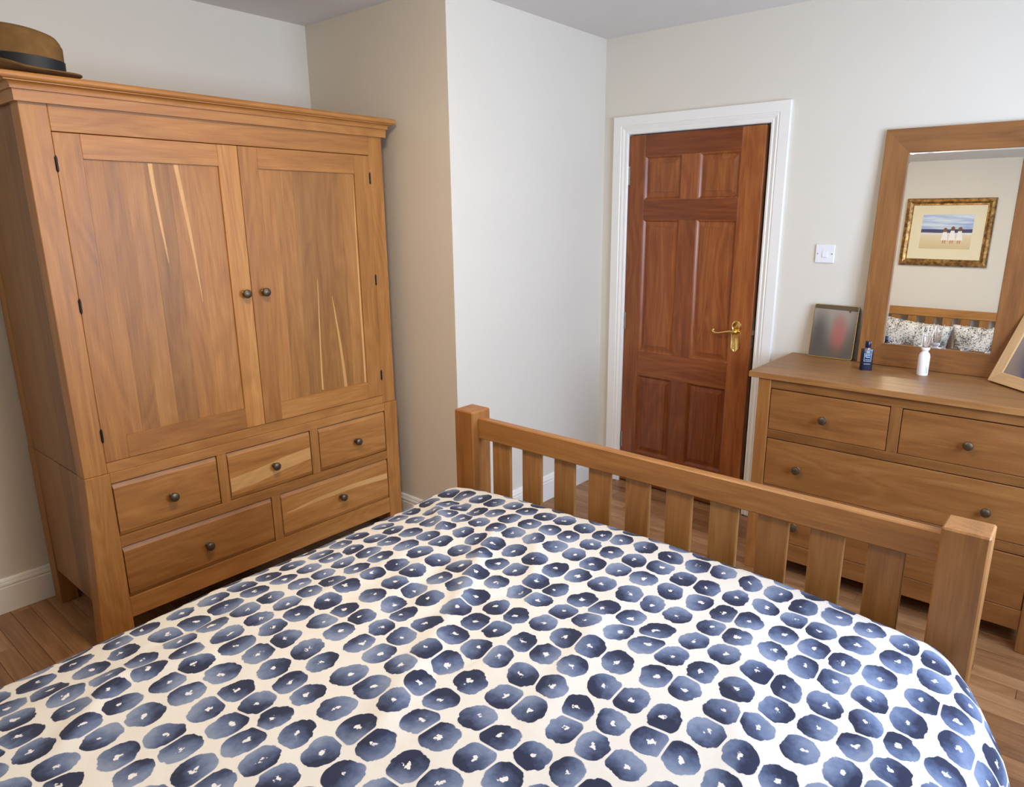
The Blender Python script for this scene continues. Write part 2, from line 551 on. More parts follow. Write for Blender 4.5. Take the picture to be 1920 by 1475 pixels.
for zc in (1.772, 0.978, 0.264):
    bm = bmesh.new()
    for k in range(5):
        z0 = zc - 0.048 + k * 0.0195
        bm_lathe(bm, [(0.0, z0), (0.0052, z0), (0.0052, z0 + 0.0182), (0.0, z0 + 0.0182)], 10, Matrix.Translation((-0.002, -0.004, 0)))
    bm_box(bm, 0.0, 0.012, -0.0018, 0.0006, zc - 0.048, zc + 0.048)
    finish('hinge', bm, STEEL, door, smooth_angle=40, local=True)
# brass lever on a long plate
hx = 0.684
pl = bmesh.new()
def plate_poly(w, s):
    pts = []
    for k in range(9):
        a = math.pi * k / 8
        pts.append((w * math.cos(a), 1.016 - s * 0.3 + w * math.sin(a) * 1.0))
    pts += [(-w * 1.0, 1.0), (-w * 0.86, 0.992), (-w, 0.984), (-w * 1.02, 0.898), (-w * 0.5, 0.880 + s), (0, 0.874 + s), (w * 0.5, 0.880 + s), (w * 1.02, 0.898), (w, 0.984), (w * 0.86, 0.992), (w, 1.0)]
    return pts
n1 = [pl.verts.new((hx + q[0], 0.0, q[1])) for q in plate_poly(0.0255, 0)]
n2 = [pl.verts.new((hx + q[0], -0.004, q[1])) for q in plate_poly(0.0245, 0.001)]
n3 = [pl.verts.new((hx + q[0], -0.0055, q[1])) for q in plate_poly(0.020, 0.006)]
n4 = [pl.verts.new((hx + q[0], -0.003, q[1])) for q in plate_poly(0.0165, 0.010)]
for a, b2 in ((n1, n2), (n2, n3), (n3, n4)):
    for k in range(len(a)):
        pl.faces.new((a[k], a[(k + 1) % len(a)], b2[(k + 1) % len(a)], b2[k]))
pl.faces.new(n4)
pl.faces.new(list(reversed(n1)))
hp = finish('handle_plate', pl, BRASS, door, smooth_angle=35, local=True)
hp['label'] = 'polished brass handle plate'
bm = bmesh.new()
bm_lathe(bm, [(0, 0), (0.014, 0), (0.0145, 0.004), (0.011, 0.008), (0.0095, 0.030), (0.011, 0.036), (0.0105, 0.044), (0, 0.046)], 18,
         Matrix.Translation((hx, 0.0, 0.984)) @ Matrix.Rotation(R(90), 4, 'X'))
lev = [(hx + 0.008, -0.040, 0.985), (hx - 0.015, -0.041, 0.987), (hx - 0.040, -0.042, 0.983), (hx - 0.070, -0.043, 0.975), (hx - 0.092, -0.042, 0.974),
       (hx - 0.106, -0.041, 0.979), (hx - 0.112, -0.040, 0.986), (hx - 0.108, -0.039, 0.991), (hx - 0.102, -0.039, 0.988)]
bm_tube(bm, lev, [0.0095, 0.0085, 0.0062, 0.0055, 0.0055, 0.006, 0.0062, 0.006, 0.005], 10)
finish('lever', bm, BRASS, door, smooth_angle=50, local=True)
bm = bmesh.new()
bm_box(bm, DWD - 0.001, DWD + 0.0012, 0.010, 0.031, 0.905, 1.055)
bm_box(bm, DWD, DWD + 0.010, 0.014, 0.026, 0.972, 0.996)
finish('latch', bm, STEEL, door, local=True)

# ------------------------------------------------------------------ light switch
sw = thing('light_switch', 'white square light switch with one rocker on the wall beside the door', 'light switch', (1.2435, 0, 1.3885))
bm = bmesh.new()
bm_box(bm, 1.2005, 1.2865, -0.0085, 0.0, 1.3465, 1.4305, 0.0025)
finish('plate', bm, WPLAST, sw)
bm = bmesh.new()
bm_hexa(bm, [(1.2325, -0.0125, 1.3725), (1.2575, -0.0125, 1.3725), (1.2575, -0.008, 1.3725), (1.2325, -0.008, 1.3725),
             (1.2325, -0.0095, 1.4045), (1.2575, -0.0095, 1.4045), (1.2575, -0.008, 1.4045), (1.2325, -0.008, 1.4045)], 0.0008)
finish('rocker', bm, WPLAST, sw)
for sx in (1.2115, 1.2755):
    bm = bmesh.new()
    bm_lathe(bm, [(0, 0), (0.0032, 0), (0.003, 0.0012), (0, 0.0014)], 12, Matrix.Translation((sx, -0.0083, 1.3885)) @ Matrix.Rotation(R(90), 4, 'X'))
    finish('screw', bm, STEEL, sw)

# ------------------------------------------------------------------ knobs (shared meshes)
def knob_mesh(name, r):
    bm = bmesh.new()
    bm_lathe(bm, [(0, 0), (0.62 * r, 0), (0.62 * r, 0.10 * r), (0.40 * r, 0.25 * r), (0.36 * r, 0.75 * r), (0.6 * r, 1.0 * r), (0.95 * r, 1.2 * r),
                  (1.0 * r, 1.45 * r), (0.93 * r, 1.7 * r), (0.6 * r, 1.88 * r), (0, 1.95 * r)], 20)
    bmesh.ops.recalc_face_normals(bm, faces=bm.faces[:])
    me = bpy.data.meshes.new(name)
    bm.to_mesh(me); bm.free()
    me.shade_smooth()
    me.set_sharp_from_angle(angle=R(40))
    me.materials.append(BRONZE)
    return me
KNOB = knob_mesh('knob', 0.0175)
def knob(parent, pos, rot):
    k = bpy.data.objects.new('knob', KNOB)
    C.objects.link(k)
    k.parent = parent
    k.location = Vector(pos) - Vector(parent['_base'])
    k.rotation_euler = rot
    return k

# ------------------------------------------------------------------ wardrobe (front faces +x)
WX, WY, WW = -0.3585, -2.6514, 1.3856        # front plane, left end, width
WD = 0.602
WZJ, WZT = 0.680, 1.909
wd = thing('wardrobe', 'large two door oak wardrobe with five drawers standing against the left wall', 'wardrobe', (WX - WD / 2, WY + WW / 2, 0))
OX, OY, OZ = OAK
Y = lambda a: WY + a
PW = 0.0785
XBK = WX - WD
# --- base: legs
def post(name, a0, a1, x0, x1, z0, z1, flare0=0.0, flare1=0.0, side=0, col=None):
    """upright; its outer edge may lean: flare at bottom / top added on the given side"""
    yb0, yb1 = Y(a0), Y(a1)
    yt0, yt1 = Y(a0), Y(a1)
    if side < 0:
        yb0 -= flare0; yt0 -= flare1
    bm = bmesh.new()
    bm_hexa(bm, [(x0, yb0, z0), (x1, yb0, z0), (x1, yb1, z0), (x0, yb1, z0), (x0, yt0, z1), (x1, yt0, z1), (x1, yt1, z1), (x0, yt1, z1)], 0.002)
    return finish(name, bm, OZ, wd, color=col)
post('leg', 0, PW + 0.003, WX - 0.07, WX + 0.003, 0, WZJ, 0.030, -0.002, -1, (0.97, 0.95, 0.92))
post('leg', WW - PW + 0.003, WW, WX - 0.07, WX + 0.003, 0, WZJ, col=(1.0, 0.96, 0.92))
post('leg', 0, 0.06, XBK, XBK + 0.075, 0, WZJ, 0.004, 0, -1, (0.8, 0.8, 0.8))
post('leg', WW - 0.06, WW, XBK, XBK + 0.075, 0, WZJ)
# --- base: front rails and dividers
def rail(name, a0, a1, z0, z1, mat=OY, dx=0.0, t=0.024, col=None):
    return box(name, WX - t + dx, WX + dx, Y(a0), Y(a1), z0, z1, mat, wd, bev=0.0012, color=col)
A0, A1 = PW + 0.003, WW - PW + 0.003
rail('rail', A0, A1, 0.641, WZJ, dx=0.001, col=(0.98, 0.96, 0.94))
rail('rail', A0, A1, 0.393, 0.434, dx=0.001, col=(0.92, 0.9, 0.88))
rail('rail', A0, A1, 0.106, 0.186, dx=0.001, col=(0.97, 0.93, 0.88))
for a, b2, z0, z1 in ((0.467, 0.506, 0.434, 0.641), (0.892, 0.932, 0.434, 0.641), (0.681, 0.720, 0.186, 0.393)):
    rail('divider', a, b2, z0, z1, mat=OZ, dx=0.0005)
box('inner_back', XBK, XBK + 0.012, Y(0.06), Y(WW - 0.06), 0.12, WZT, OZ, wd)
box('inner_shelf', XBK + 0.012, WX - 0.024, Y(0.03), Y(WW - 0.03), 0.11, 0.128, OY, wd)
# --- base: drawers with a bevelled front
def drawer(a0, a1, z0, z1, col, kpos):
    g = 0.0028
    bm = bmesh.new()
    x = WX - 0.0025
    y0, y1, zz0, zz1 = Y(a0 + g), Y(a1 - g), z0 + g, z1 - g * 1.6
    d = 0.016
    lo_ = [(x - 0.004, y0, zz0), (x - 0.004, y1, zz0), (x - 0.004, y1, zz1), (x - 0.004, y0, zz1)]
    mid_ = [(x + 0.003, y0 + 0.002, zz0 + d), (x + 0.003, y1 - 0.002, zz0 + d), (x + 0.003, y1 - 0.002, zz1 - d), (x + 0.003, y0 + 0.002, zz1 - d)]
    bk = [(x - 0.03, p[1], p[2]) for p in lo_]
    v = [[bm.verts.new(p) for p in q] for q in (bk, lo_, mid_)]
    for a, b2 in zip(v, v[1:]):
        for k in range(4):
            bm.faces.new((a[k], a[(k + 1) % 4], b2[(k + 1) % 4], b2[k]))
    bm.faces.new(v[2]); bm.faces.new(list(reversed(v[0])))
    o = finish('drawer', bm, OY, wd, color=col)
    knob(o, (x + 0.003, Y(kpos), (z0 + z1) / 2 - 0.006), (0, R(90), 0))
    return o
def sap_wedge(o, top, bot):
    """pale sapwood band on a drawer front between two grain lines (along-front, height)"""
    bm = bmesh.new()
    poly = top + bot[::-1]
    xx = WX + 0.0005
    bm_prism(bm, poly, lambda q: (xx + 0.0002, Y(q[0]), q[1]), lambda q: (xx - 0.001, Y(q[0]), q[1]))
    finish('sapwood_band', bm, SAPW[1], o)
drawer(0.0815, 0.467, 0.434, 0.641, (1.0, 0.97, 0.93), 0.280)
o = drawer(0.506, 0.892, 0.434, 0.641, (1.06, 1.04, 0.98), 0.707)
sap_wedge(o, [(0.512, 0.528), (0.62, 0.536), (0.76, 0.556), (0.886, 0.566)], [(0.512, 0.470), (0.62, 0.476), (0.76, 0.500), (0.886, 0.512)])
drawer(0.932, A1, 0.434, 0.641, (0.98, 0.94, 0.9), 1.133)
drawer(0.0815, 0.681, 0.186, 0.393, (0.93, 0.9, 0.86), 0.389)
o = drawer(0.720, A1, 0.186, 0.393, (1.02, 0.99, 0.94), 1.029)
sap_wedge(o, [(0.745, 0.297), (0.90, 0.318), (1.10, 0.326), (1.303, 0.318)], [(0.745, 0.294), (0.90, 0.300), (1.10, 0.302), (1.303, 0.290)])
# --- base and top: side boards (vertical staves)
srng = random.Random(5)
def side_boards(z0, z1, n, y0f, y1f, inset, far):
    xs_ = [XBK + 0.07 + (WX - 0.068 - XBK - 0.07) * k / n for k in range(n + 1)]
    for k in range(n):
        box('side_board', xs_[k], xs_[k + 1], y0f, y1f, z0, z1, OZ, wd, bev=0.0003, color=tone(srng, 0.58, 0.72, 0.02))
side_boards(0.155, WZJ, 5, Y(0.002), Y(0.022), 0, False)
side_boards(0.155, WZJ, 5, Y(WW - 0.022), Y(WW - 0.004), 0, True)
# --- upper carcass
Xu = WX - 0.004
post('post', 0.000, PW, Xu - 0.07, Xu, WZJ, WZT, -0.003, 0, -1, (1.02, 1.0, 0.96))
post('post', WW - PW, WW - 0.002, Xu - 0.07, Xu, WZJ, WZT, col=(1.0, 0.96, 0.92))
post('post', 0.002, 0.06, XBK + 0.002, XBK + 0.07, WZJ, WZT, col=(0.8, 0.8, 0.8))
post('post', WW - 0.06, WW - 0.002, XBK + 0.002, XBK + 0.07, WZJ, WZT)
box('rail', Xu - 0.024, Xu, Y(PW), Y(WW - PW), 1.827, WZT, OY, wd, color=(0.93, 0.88, 0.84))
box('rail', Xu - 0.024, Xu, Y(PW), Y(WW - PW), WZJ, 0.7185, OY, wd, color=(0.98, 0.96, 0.93))
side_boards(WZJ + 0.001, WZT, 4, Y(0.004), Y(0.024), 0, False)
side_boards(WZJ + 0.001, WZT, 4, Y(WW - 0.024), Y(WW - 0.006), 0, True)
box('roof_board', XBK, WX - 0.03, Y(0.02), Y(WW - 0.02), WZT, WZT + 0.016, OY, wd)
# --- doors
def wdoor(a0, a1, i0, i1, z0, z1, iz0, iz1, cols, kpos, hinge_a, rngseed, splits, streaks):
    x1 = Xu + 0.0015
    x0 = x1 - 0.022
    bm = bmesh.new()
    bm_box(bm, x0, x0 + 0.006, Y(a0 + 0.01), Y(a1 - 0.01), z0 + 0.01, z1 - 0.01)
    core = finish('door', bm, OZ, wd)
    def b(name, p0, p1, q0, q1, xx0, xx1, mat, col):
        return box(name, xx0, xx1, Y(p0), Y(p1), q0, q1, mat, core, bev=0.0012, color=col)
    b('stile', a0, i0, z0, z1, x0, x1, OZ, cols[0])
    b('stile', i1, a1, z0, z1, x0, x1, OZ, cols[1])
    b('rail', i0, i1, iz1, z1, x0, x1, OY, cols[2])
    b('rail', i0, i1, z0, iz0, x0, x1, OY, cols[3])
    edges = [i0] + [i0 + (i1 - i0) * s for s in splits] + [i1]
    rg = random.Random(rngseed)
    for k in range(len(edges) - 1):
        box('stave', x0 + 0.004, x1 - 0.0075 + rg.uniform(-0.0003, 0.0003), Y(edges[k]), Y(edges[k + 1]), iz0 - 0.004, iz1 + 0.004, OZ, core, bev=0.0002, color=tone(rg, 0.78, 1.0, 0.03))
    for s0, s1, zt, zb, wv in streaks:            # pale sapwood inlays that taper along the board
        bm = bmesh.new()
        xx = x1 - 0.0073
        n = 14
        left, right = [], []
        for k in range(n + 1):
            t = k / n
            z = zt + (zb - zt) * t
            a = i0 + (i1 - i0) * (s0 + (s1 - s0) * t) + 0.004 * math.sin(3.1 * t + s0 * 9)
            wdt = wv * (1 - t) ** 0.7 + 0.0008
            left.append(bm.verts.new((xx, Y(a - wdt), z)))
            right.append(bm.verts.new((xx, Y(a + wdt), z)))
        for k in range(n):
            bm.faces.new((left[k], right[k], right[k + 1], left[k + 1]))
        r_ = bmesh.ops.extrude_face_region(bm, geom=bm.faces[:])
        bmesh.ops.translate(bm, vec=(-0.001, 0, 0), verts=[v for v in r_['geom'] if isinstance(v, bmesh.types.BMVert)])
        finish('sapwood_streak', bm, SAPW[2], core)
    knob(core, (x1 - 0.001, Y(kpos), 1.268), (0, R(90), 0))
    for zc in (1.728, 1.275, 0.820):
        bm = bmesh.new()
        for k in range(3):
            zz = zc - 0.020 + k * 0.0135
            bm_lathe(bm, [(0, zz), (0.0036, zz), (0.0036, zz + 0.0125), (0, zz + 0.0125)], 10, Matrix.Translation((x1 + 0.002, Y(hinge_a), 0)))
        bm_lathe(bm, [(0, zc - 0.026), (0.0025, zc - 0.023), (0.003, zc - 0.020), (0, zc - 0.020)], 8, Matrix.Translation((x1 + 0.002, Y(hinge_a), 0)))
        bm_lathe(bm, [(0, zc + 0.020), (0.003, zc + 0.020), (0.0025, zc + 0.024), (0, zc + 0.027)], 8, Matrix.Translation((x1 + 0.002, Y(hinge_a), 0)))
        bm_box(bm, x1 - 0.003, x1 + 0.0008, Y(hinge_a) - 0.004, Y(hinge_a) + 0.004, zc - 0.021, zc + 0.021)
        finish('hinge', bm, IRON, core, smooth_angle=40)
wdoor(0.0785, 0.6885, 0.1565, 0.6090, 0.7205, 1.8245, 0.805, 1.747,
      ((1.02, 1.0, 0.95), (1.14, 1.12, 1.04), (1.02, 0.99, 0.93), (0.98, 0.95, 0.9)), 0.658, 0.0785, 11,
      (0.13, 0.27, 0.42, 0.60, 0.78), ((0.47, 0.50, 1.745, 1.40, 0.0065), (0.66, 0.74, 1.745, 1.25, 0.007)))
wdoor(0.6905, 1.3065, 0.7685, 1.2235, 0.7205, 1.8245, 0.799, 1.7445,
      ((1.03, 1.0, 0.95), (0.98, 0.95, 0.9), (1.06, 1.03, 0.97), (1.04, 1.0, 0.94)), 0.740, 1.3065, 23,
      (0.15, 0.33, 0.50, 0.66, 0.84), ((0.985, 1.0, 0.80, 1.744, 0.006), (0.48, 0.50, 0.81, 1.30, 0.0035), (0.74, 0.66, 0.80, 1.22, 0.0075)))
# --- cornice
CP = [(0.0, 1.906), (0.0115, 1.906), (0.0125, 1.9395), (0.0195, 1.9400), (0.0195, 1.9432), (0.0182, 1.9440)]
CP += [(0.0182 + 0.0125 * (1 - math.cos(R(90) * k / 5)), 1.9440 + 0.0155 * math.sin(R(90) * k / 5)) for k in range(1, 6)]
CP += [(0.0355, 1.9600), (0.0355, 1.9632), (0.0335, 1.9636)]
CP += [(0.0350 + 0.0110 * math.cos(R(a)), 1.9745 + 0.0110 * math.sin(R(a))) for a in range(-75, 91, 15)]
CP += [(-0.022, 1.9855), (-0.022, 1.92), (0.0, 1.92)]
yl, yr = Y(0.0), Y(WW)
bm = bmesh.new()
bm_prism(bm, CP, lambda q: (WX + q[0], yl - q[0], q[1]), lambda q: (WX + q[0], yr + q[0], q[1]))
finish('cornice', bm, OY, wd, smooth_angle=18, color=(1.03, 1.0, 0.95))
bm = bmesh.new()
bm_prism(bm, CP, lambda q: (WX + q[0], yl - q[0], q[1]), lambda q: (XBK, yl - q[0], q[1]))
finish('cornice', bm, OX, wd, smooth_angle=30, color=(0.9, 0.88, 0.85))
bm = bmesh.new()
bm_prism(bm, CP, lambda q: (WX + q[0], yr + q[0], q[1]), lambda q: (XBK, yr + q[0], q[1]))
finish('cornice', bm, OX, wd, smooth_angle=30)
box('top_board', XBK, WX + 0.0, Y(0.0), Y(WW), 1.966, 1.980, OY, wd)

# ------------------------------------------------------------------ hat on the wardrobe
FELT = plain('brown_felt', srgb(120, 90, 54), rough=0.95, bump=0.5, bscale=420, var=0.16, vscale=26, spec=0.1)
BAND = plain('black_ribbon', (0.006, 0.0065, 0.009), rough=0.6, bump=0.2, bscale=300, var=0.2, vscale=60)
hat = thing('hat', 'brown felt trilby hat with a black ribbon lying on top of the wardrobe', 'hat', (-0.495, -2.572, 1.9905), rot=(0, R(3.5), R(72.5)))
NH = 56
def ell(th, a, b):
    return a * math.cos(th), b * math.sin(th)
CA, CB = 0.104, 0.084      # crown half axes at the band; +x is the sloping front
def crown_top(x, yv):
    t = max(-1, min(1, x / CA))
    h = 0.153 - 0.008 * (t + 1) - 0.010 * max(0, t) ** 2
    h -= 0.022 * math.exp(-(yv / 0.022) ** 2) * (0.6 + 0.4 * t)
    return h
bm = bmesh.new()
rings = []
base_z = 0.018
levels = [(1.0, 0.0), (0.995, 0.15), (0.985, 0.35), (0.975, 0.6), (0.965, 0.8), (0.945, 0.93), (0.89, 0.99), (0.70, 1.0), (0.42, 1.0), (0.2, 1.0)]
for s, f in levels:
    ring = []
    for k in range(NH):
        th = 2 * math.pi * k / NH
        x, yv = ell(th, CA * s, CB * s)
        pinch = 1 - 0.10 * f * max(0, math.cos(th)) * abs(math.sin(th)) ** 0.6
        x2, y2 = x, yv * pinch
        ht = crown_top(x2, y2 if f > 0.9 else 0.05)
        ring.append(bm.verts.new((x2, y2, base_z + (ht - base_z) * f)))
    rings.append(ring)
for a, b2 in zip(rings, rings[1:]):
    for k in range(NH):
        bm.faces.new((a[k], a[(k + 1) % NH], b2[(k + 1) % NH], b2[k]))
ctop = bm.verts.new((0, 0, crown_top(0, 0)))
for k in range(NH):
    bm.faces.new((rings[-1][k], rings[-1][(k + 1) % NH], ctop))
bm.faces.new(list(reversed(rings[0])))
finish('crown', bm, FELT, hat, smooth_angle=70, local=True)
def brim_pt(th, f):
    """f 0 at crown, 1 at rim"""
    c, s = math.cos(th), math.sin(th)
    w = 0.042 + 0.006 * c
    x = (CA - 0.003 + w * f) * c
    yv = (CB - 0.003 + (w + 0.002) * f) * s
    up = 0.022 * f ** 1.8 * max(0, -c) + 0.016 * f ** 2 * max(0, s) ** 1.5 + 0.022 * f * max(0, c) ** 2 + 0.024 * f ** 1.6 * max(0, -s) * (0.55 - 0.45 * c)
    z = base_z - 0.010 + up
    return Vector((x, yv, z))
bm = bmesh.new()
top, bot = [], []
for i in range(7):
    f = i / 6
    top.append([bm.verts.new(brim_pt(2 * math.pi * k / NH, f) + Vector((0, 0, 0.0035))) for k in range(NH)])
    bot.append([bm.verts.new(brim_pt(2 * math.pi * k / NH, f)) for k in range(NH)])
for rr_ in (top, bot):
    for a, b2 in zip(rr_, rr_[1:]):
        for k in range(NH):
            bm.faces.new((a[k], a[(k + 1) % NH], b2[(k + 1) % NH], b2[k]))
for k in range(NH):
    bm.faces.new((top[-1][k], top[-1][(k + 1) % NH], bot[-1][(k + 1) % NH], bot[-1][k]))
    bm.faces.new((top[0][k], top[0][(k + 1) % NH], bot[0][(k + 1) % NH], bot[0][k]))
# the underside ring touches the wardrobe top
finish('brim', bm, FELT, hat, smooth_angle=70, local=True)
bm = bmesh.new()
r1, r2 = [], []
for zz, o_, lst in ((base_z - 0.003, 1.02, r1), (base_z + 0.046, 1.008, r2)):
    for k in range(NH):
        th = 2 * math.pi * k / NH
        x, yv = ell(th, CA * o_, CB * o_)
        lst.append(bm.verts.new((x, yv, zz)))
i1 = [bm.verts.new((v.co.x * 0.97, v.co.y * 0.97, v.co.z)) for v in r1]
i2 = [bm.verts.new((v.co.x * 0.97, v.co.y * 0.97, v.co.z)) for v in r2]
for k in range(NH):
    k2 = (k + 1) % NH
    bm.faces.new((r1[k], r1[k2], r2[k2], r2[k])); bm.faces.new((r2[k], r2[k2], i2[k2], i2[k])); bm.faces.new((r1[k], i1[k], i1[k2], r1[k2])); bm.faces.new((i1[k], i2[k], i2[k2], i1[k2]))
finish('ribbon', bm, BAND, hat, smooth_angle=60, local=True)

# ------------------------------------------------------------------ chest of drawers (front faces -y)
ch = thing('chest_of_drawers', 'wide oak chest of drawers with six dark knobs under the mirror', 'chest of drawers', (1.73, -0.29, 0))
QX, QY, QZ = CHO
YF = -0.5427
TX0, TX1, TZ = 1.1428, 2.3180, 0.9136
LX0, LX1 = 1.184, 2.2765
LW = 0.054
# top made of long boards
ty = [-0.5531, -0.42, -0.285, -0.15, -0.020]
trg = random.Random(2)
for a, b2 in zip(ty, ty[1:]):
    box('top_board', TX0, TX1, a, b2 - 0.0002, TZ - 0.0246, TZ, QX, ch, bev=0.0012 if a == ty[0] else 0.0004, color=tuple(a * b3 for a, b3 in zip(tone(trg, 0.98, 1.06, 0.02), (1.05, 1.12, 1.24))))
def chbox(name, x0, x1, z0, z1, mat, y0=YF, t=0.022, col=None, bev=0.0012):
    return box(name, x0, x1, y0, y0 + t, z0, z1, mat, ch, bev=bev, color=col)
for x0, x1 in ((LX0, LX0 + LW), (LX1 - LW, LX1)):
    box('leg', x0, x1, YF, YF + 0.05, 0, TZ - 0.0246, QZ, ch, bev=0.002, color=(1.16, 1.12, 1.05) if x0 < 1.5 else (0.95, 0.93, 0.9))
    box('leg', x0, x1, -0.075, -0.025, 0, TZ - 0.0246, QZ, ch, bev=0.002)
DL, DR = LX0 + LW, LX1 - LW
chbox('rail', DL, DR, 0.849, TZ - 0.0246, QX, YF + 0.006, col=(0.86, 0.84, 0.82))
chbox('rail', DL, DR, 0.630, 0.667, QX, YF + 0.004, col=(0.92, 0.9, 0.88))
chbox('rail', DL, DR, 0.377, 0.415, QX, YF + 0.004, col=(0.9, 0.88, 0.86))
chbox('apron', DL, DR, 0.086, 0.165, QX, YF + 0.004, col=(0.9, 0.86, 0.83))
chbox('divider', 1.7085, 1.7485, 0.667, 0.849, QZ, YF + 0.004)
box('side_panel', LX0 + 0.008, LX0 + 0.026, YF + 0.05, -0.075, 0.086, TZ - 0.0246, QZ, ch)
box('side_panel', LX1 - 0.026, LX1 - 0.008, YF + 0.05, -0.075, 0.086, TZ - 0.0246, QZ, ch)
box('back_panel', LX0 + 0.02, LX1 - 0.02, -0.040, -0.030, 0.1, TZ - 0.03, QX, ch)
box('bottom_panel', LX0 + 0.02, LX1 - 0.02, YF + 0.026, -0.04, 0.10, 0.112, QX, ch)
def chdrawer(x0, x1, z0, z1, col, kn):
    g = 0.0024
    o = box('drawer', x0 + g, x1 - g, YF + 0.005, YF + 0.03, z0 + g * 0.6, z1 - g * 1.7, QX, ch, bev=0.002, color=col)
    for kx, kz in kn:
        knob(o, (kx, YF + 0.0055, kz), (R(90), 0, 0))
chdrawer(DL, 1.7085, 0.667, 0.849, (1.04, 1.0, 0.95), [(1.467, 0.750)])
chdrawer(1.7485, DR, 0.667, 0.849, (0.96, 0.91, 0.87), [(1.980, 0.752)])
chdrawer(DL, DR, 0.415, 0.630, (0.98, 0.94, 0.88), [(1.381, 0.513), (2.066, 0.515)])
chdrawer(DL, DR, 0.165, 0.377, (0.88, 0.82, 0.78), [(1.390, 0.252), (2.068, 0.254)])

# ------------------------------------------------------------------ mirror leaning on the wall
MIRM, mnt, mb = newmat('mirror_silver')
mb.inputs['Metallic'].default_value = 1.0
mb.inputs['Roughness'].default_value = 0.0
mnz = N(mnt, 'ShaderNodeTexNoise', i_Scale=2.0)
mtc = N(mnt, 'ShaderNodeTexCoord')
L(mnt, mtc.outputs['Object'], mnz.inputs['Vector'])
L(mnt, ramp(mnt, mnz.outputs['Fac'], [(0.3, (0.90, 0.92, 0.91)), (0.7, (0.91, 0.925, 0.915))]), mb.inputs['Base Color'])
LEAN = 3.3
MW, MHH, MF = 0.598, 1.000, 0.0975
mir = thing('mirror', 'tall oak framed mirror leaning against the wall on the chest', 'mirror', (1.4525, -0.0795, TZ + 0.0012), rot=(R(-LEAN), 0, 0))
def frame_piece(name, pts, ydep, mat, parent, prof, col=None):
    pass
def mitre_frame(parent, w, h, m, prof, matsH, matsV, name='frame', cols=None):
    """four mitred pieces; prof = list of (inset 0..m, front offset -y)"""
    def corner(q, cx, cz):
        return ((q[0] if cx == 0 else w - q[0]), -q[1], (q[0] if cz == 0 else h - q[0]))
    for i, ((ax, az), (bx, bz)) in enumerate((((0, 0), (1, 0)), ((0, 1), (1, 1)), ((0, 0), (0, 1)), ((1, 0), (1, 1)))):
        bm = bmesh.new()
        bm_prism(bm, prof, lambda q: corner(q, ax, az), lambda q: corner(q, bx, bz))
        finish(name, bm, matsH if i < 2 else matsV, parent, local=True, color=cols[i] if cols else None)
mitre_frame(mir, MW, MHH, MF, [(0, -0.022), (0, -0.002), (0.0025, 0.0), (MF - 0.002, 0.0), (MF, -0.0015), (MF, -0.022)], CHO[0], CHO[2], 'frame_side',
            [(0.98, 0.92, 0.86), (1.04, 0.98, 0.92), (1.08, 1.04, 0.98), (0.98, 0.92, 0.86)])
bm = bmesh.new()
# bevelled glass
bw = 0.006
o4 = [(MF - 0.004, 0.0075, MF - 0.004), (MW - MF + 0.004, 0.0075, MF - 0.004), (MW - MF + 0.004, 0.0075, MHH - MF + 0.004), (MF - 0.004, 0.0075, MHH - MF + 0.004)]
i4 = [(MF + bw, 0.0071, MF + bw), (MW - MF - bw, 0.0071, MF + bw), (MW - MF - bw, 0.0071, MHH - MF - bw), (MF + bw, 0.0071, MHH - MF - bw)]
b4 = [(p[0], 0.0125, p[2]) for p in o4]
v = [[bm.verts.new(p) for p in q] for q in (b4, o4, i4)]
for a, b2 in zip(v, v[1:]):
    for k in range(4):
        bm.faces.new((a[k], a[(k + 1) % 4], b2[(k + 1) % 4], b2[k]))
bm.faces.new(v[2]); bm.faces.new(list(reversed(v[0])))
finish('mirror_glass', bm, MIRM, mir, local=True)
box('backing', 0.01, MW - 0.01, 0.014, 0.021, 0.01, MHH - 0.01, DARK, mir, local=True, bev=0)

# ------------------------------------------------------------------ small photo in a thin brass frame
def blur_photo(name, base, top, blobs, rough=0.25):
    """out-of-focus print: soft blobs in object space (x across, z up, metres)"""
    m, nt, b = newmat(name)
    tc = N(nt, 'ShaderNodeTexCoord')
    sp = N(nt, 'ShaderNodeSeparateXYZ')
    L(nt, tc.outputs['Object'], sp.inputs[0])
    c = ramp(nt, smooth(nt, sp.outputs['Z'], base[0], base[1]), [(0, base[2]), (1, top)])
    for bx, bz, rx, rz, col, st in blobs:
        dx = mth(nt, 'DIVIDE', mth(nt, 'SUBTRACT', sp.outputs['X'], bx), rx)
        dz = mth(nt, 'DIVIDE', mth(nt, 'SUBTRACT', sp.outputs['Z'], bz), rz)
        d = mth(nt, 'SQRT', mth(nt, 'ADD', mth(nt, 'MULTIPLY', dx, dx), mth(nt, 'MULTIPLY', dz, dz)))
        c = mixc(nt, mth(nt, 'MULTIPLY', smooth(nt, d, 1.0, 0.1), st), c, col)
    L(nt, c, b.inputs['Base Color'])
    b.inputs['Roughness'].default_value = rough
    return m
PF_W, PF_H = 0.198, 0.246
pf = thing('photo_frame', 'dark photograph with a red blur in a thin brass frame leaning on the wall', 'photo frame', (1.2285, -0.064, TZ + 0.0025), rot=(R(-9), 0, 0))
PH1 = blur_photo('dark_photo_print', (0.02, 0.24, srgb(92, 84, 74)), srgb(150, 140, 126),
                 [(0.035, 0.11, 0.06, 0.16, srgb(72, 68, 66), 0.8), (0.125, 0.115, 0.055, 0.12, srgb(168, 92, 82), 0.8), (0.118, 0.17, 0.04, 0.05, srgb(150, 100, 90), 0.5), (0.185, 0.06, 0.05, 0.16, srgb(86, 78, 66), 0.6)])
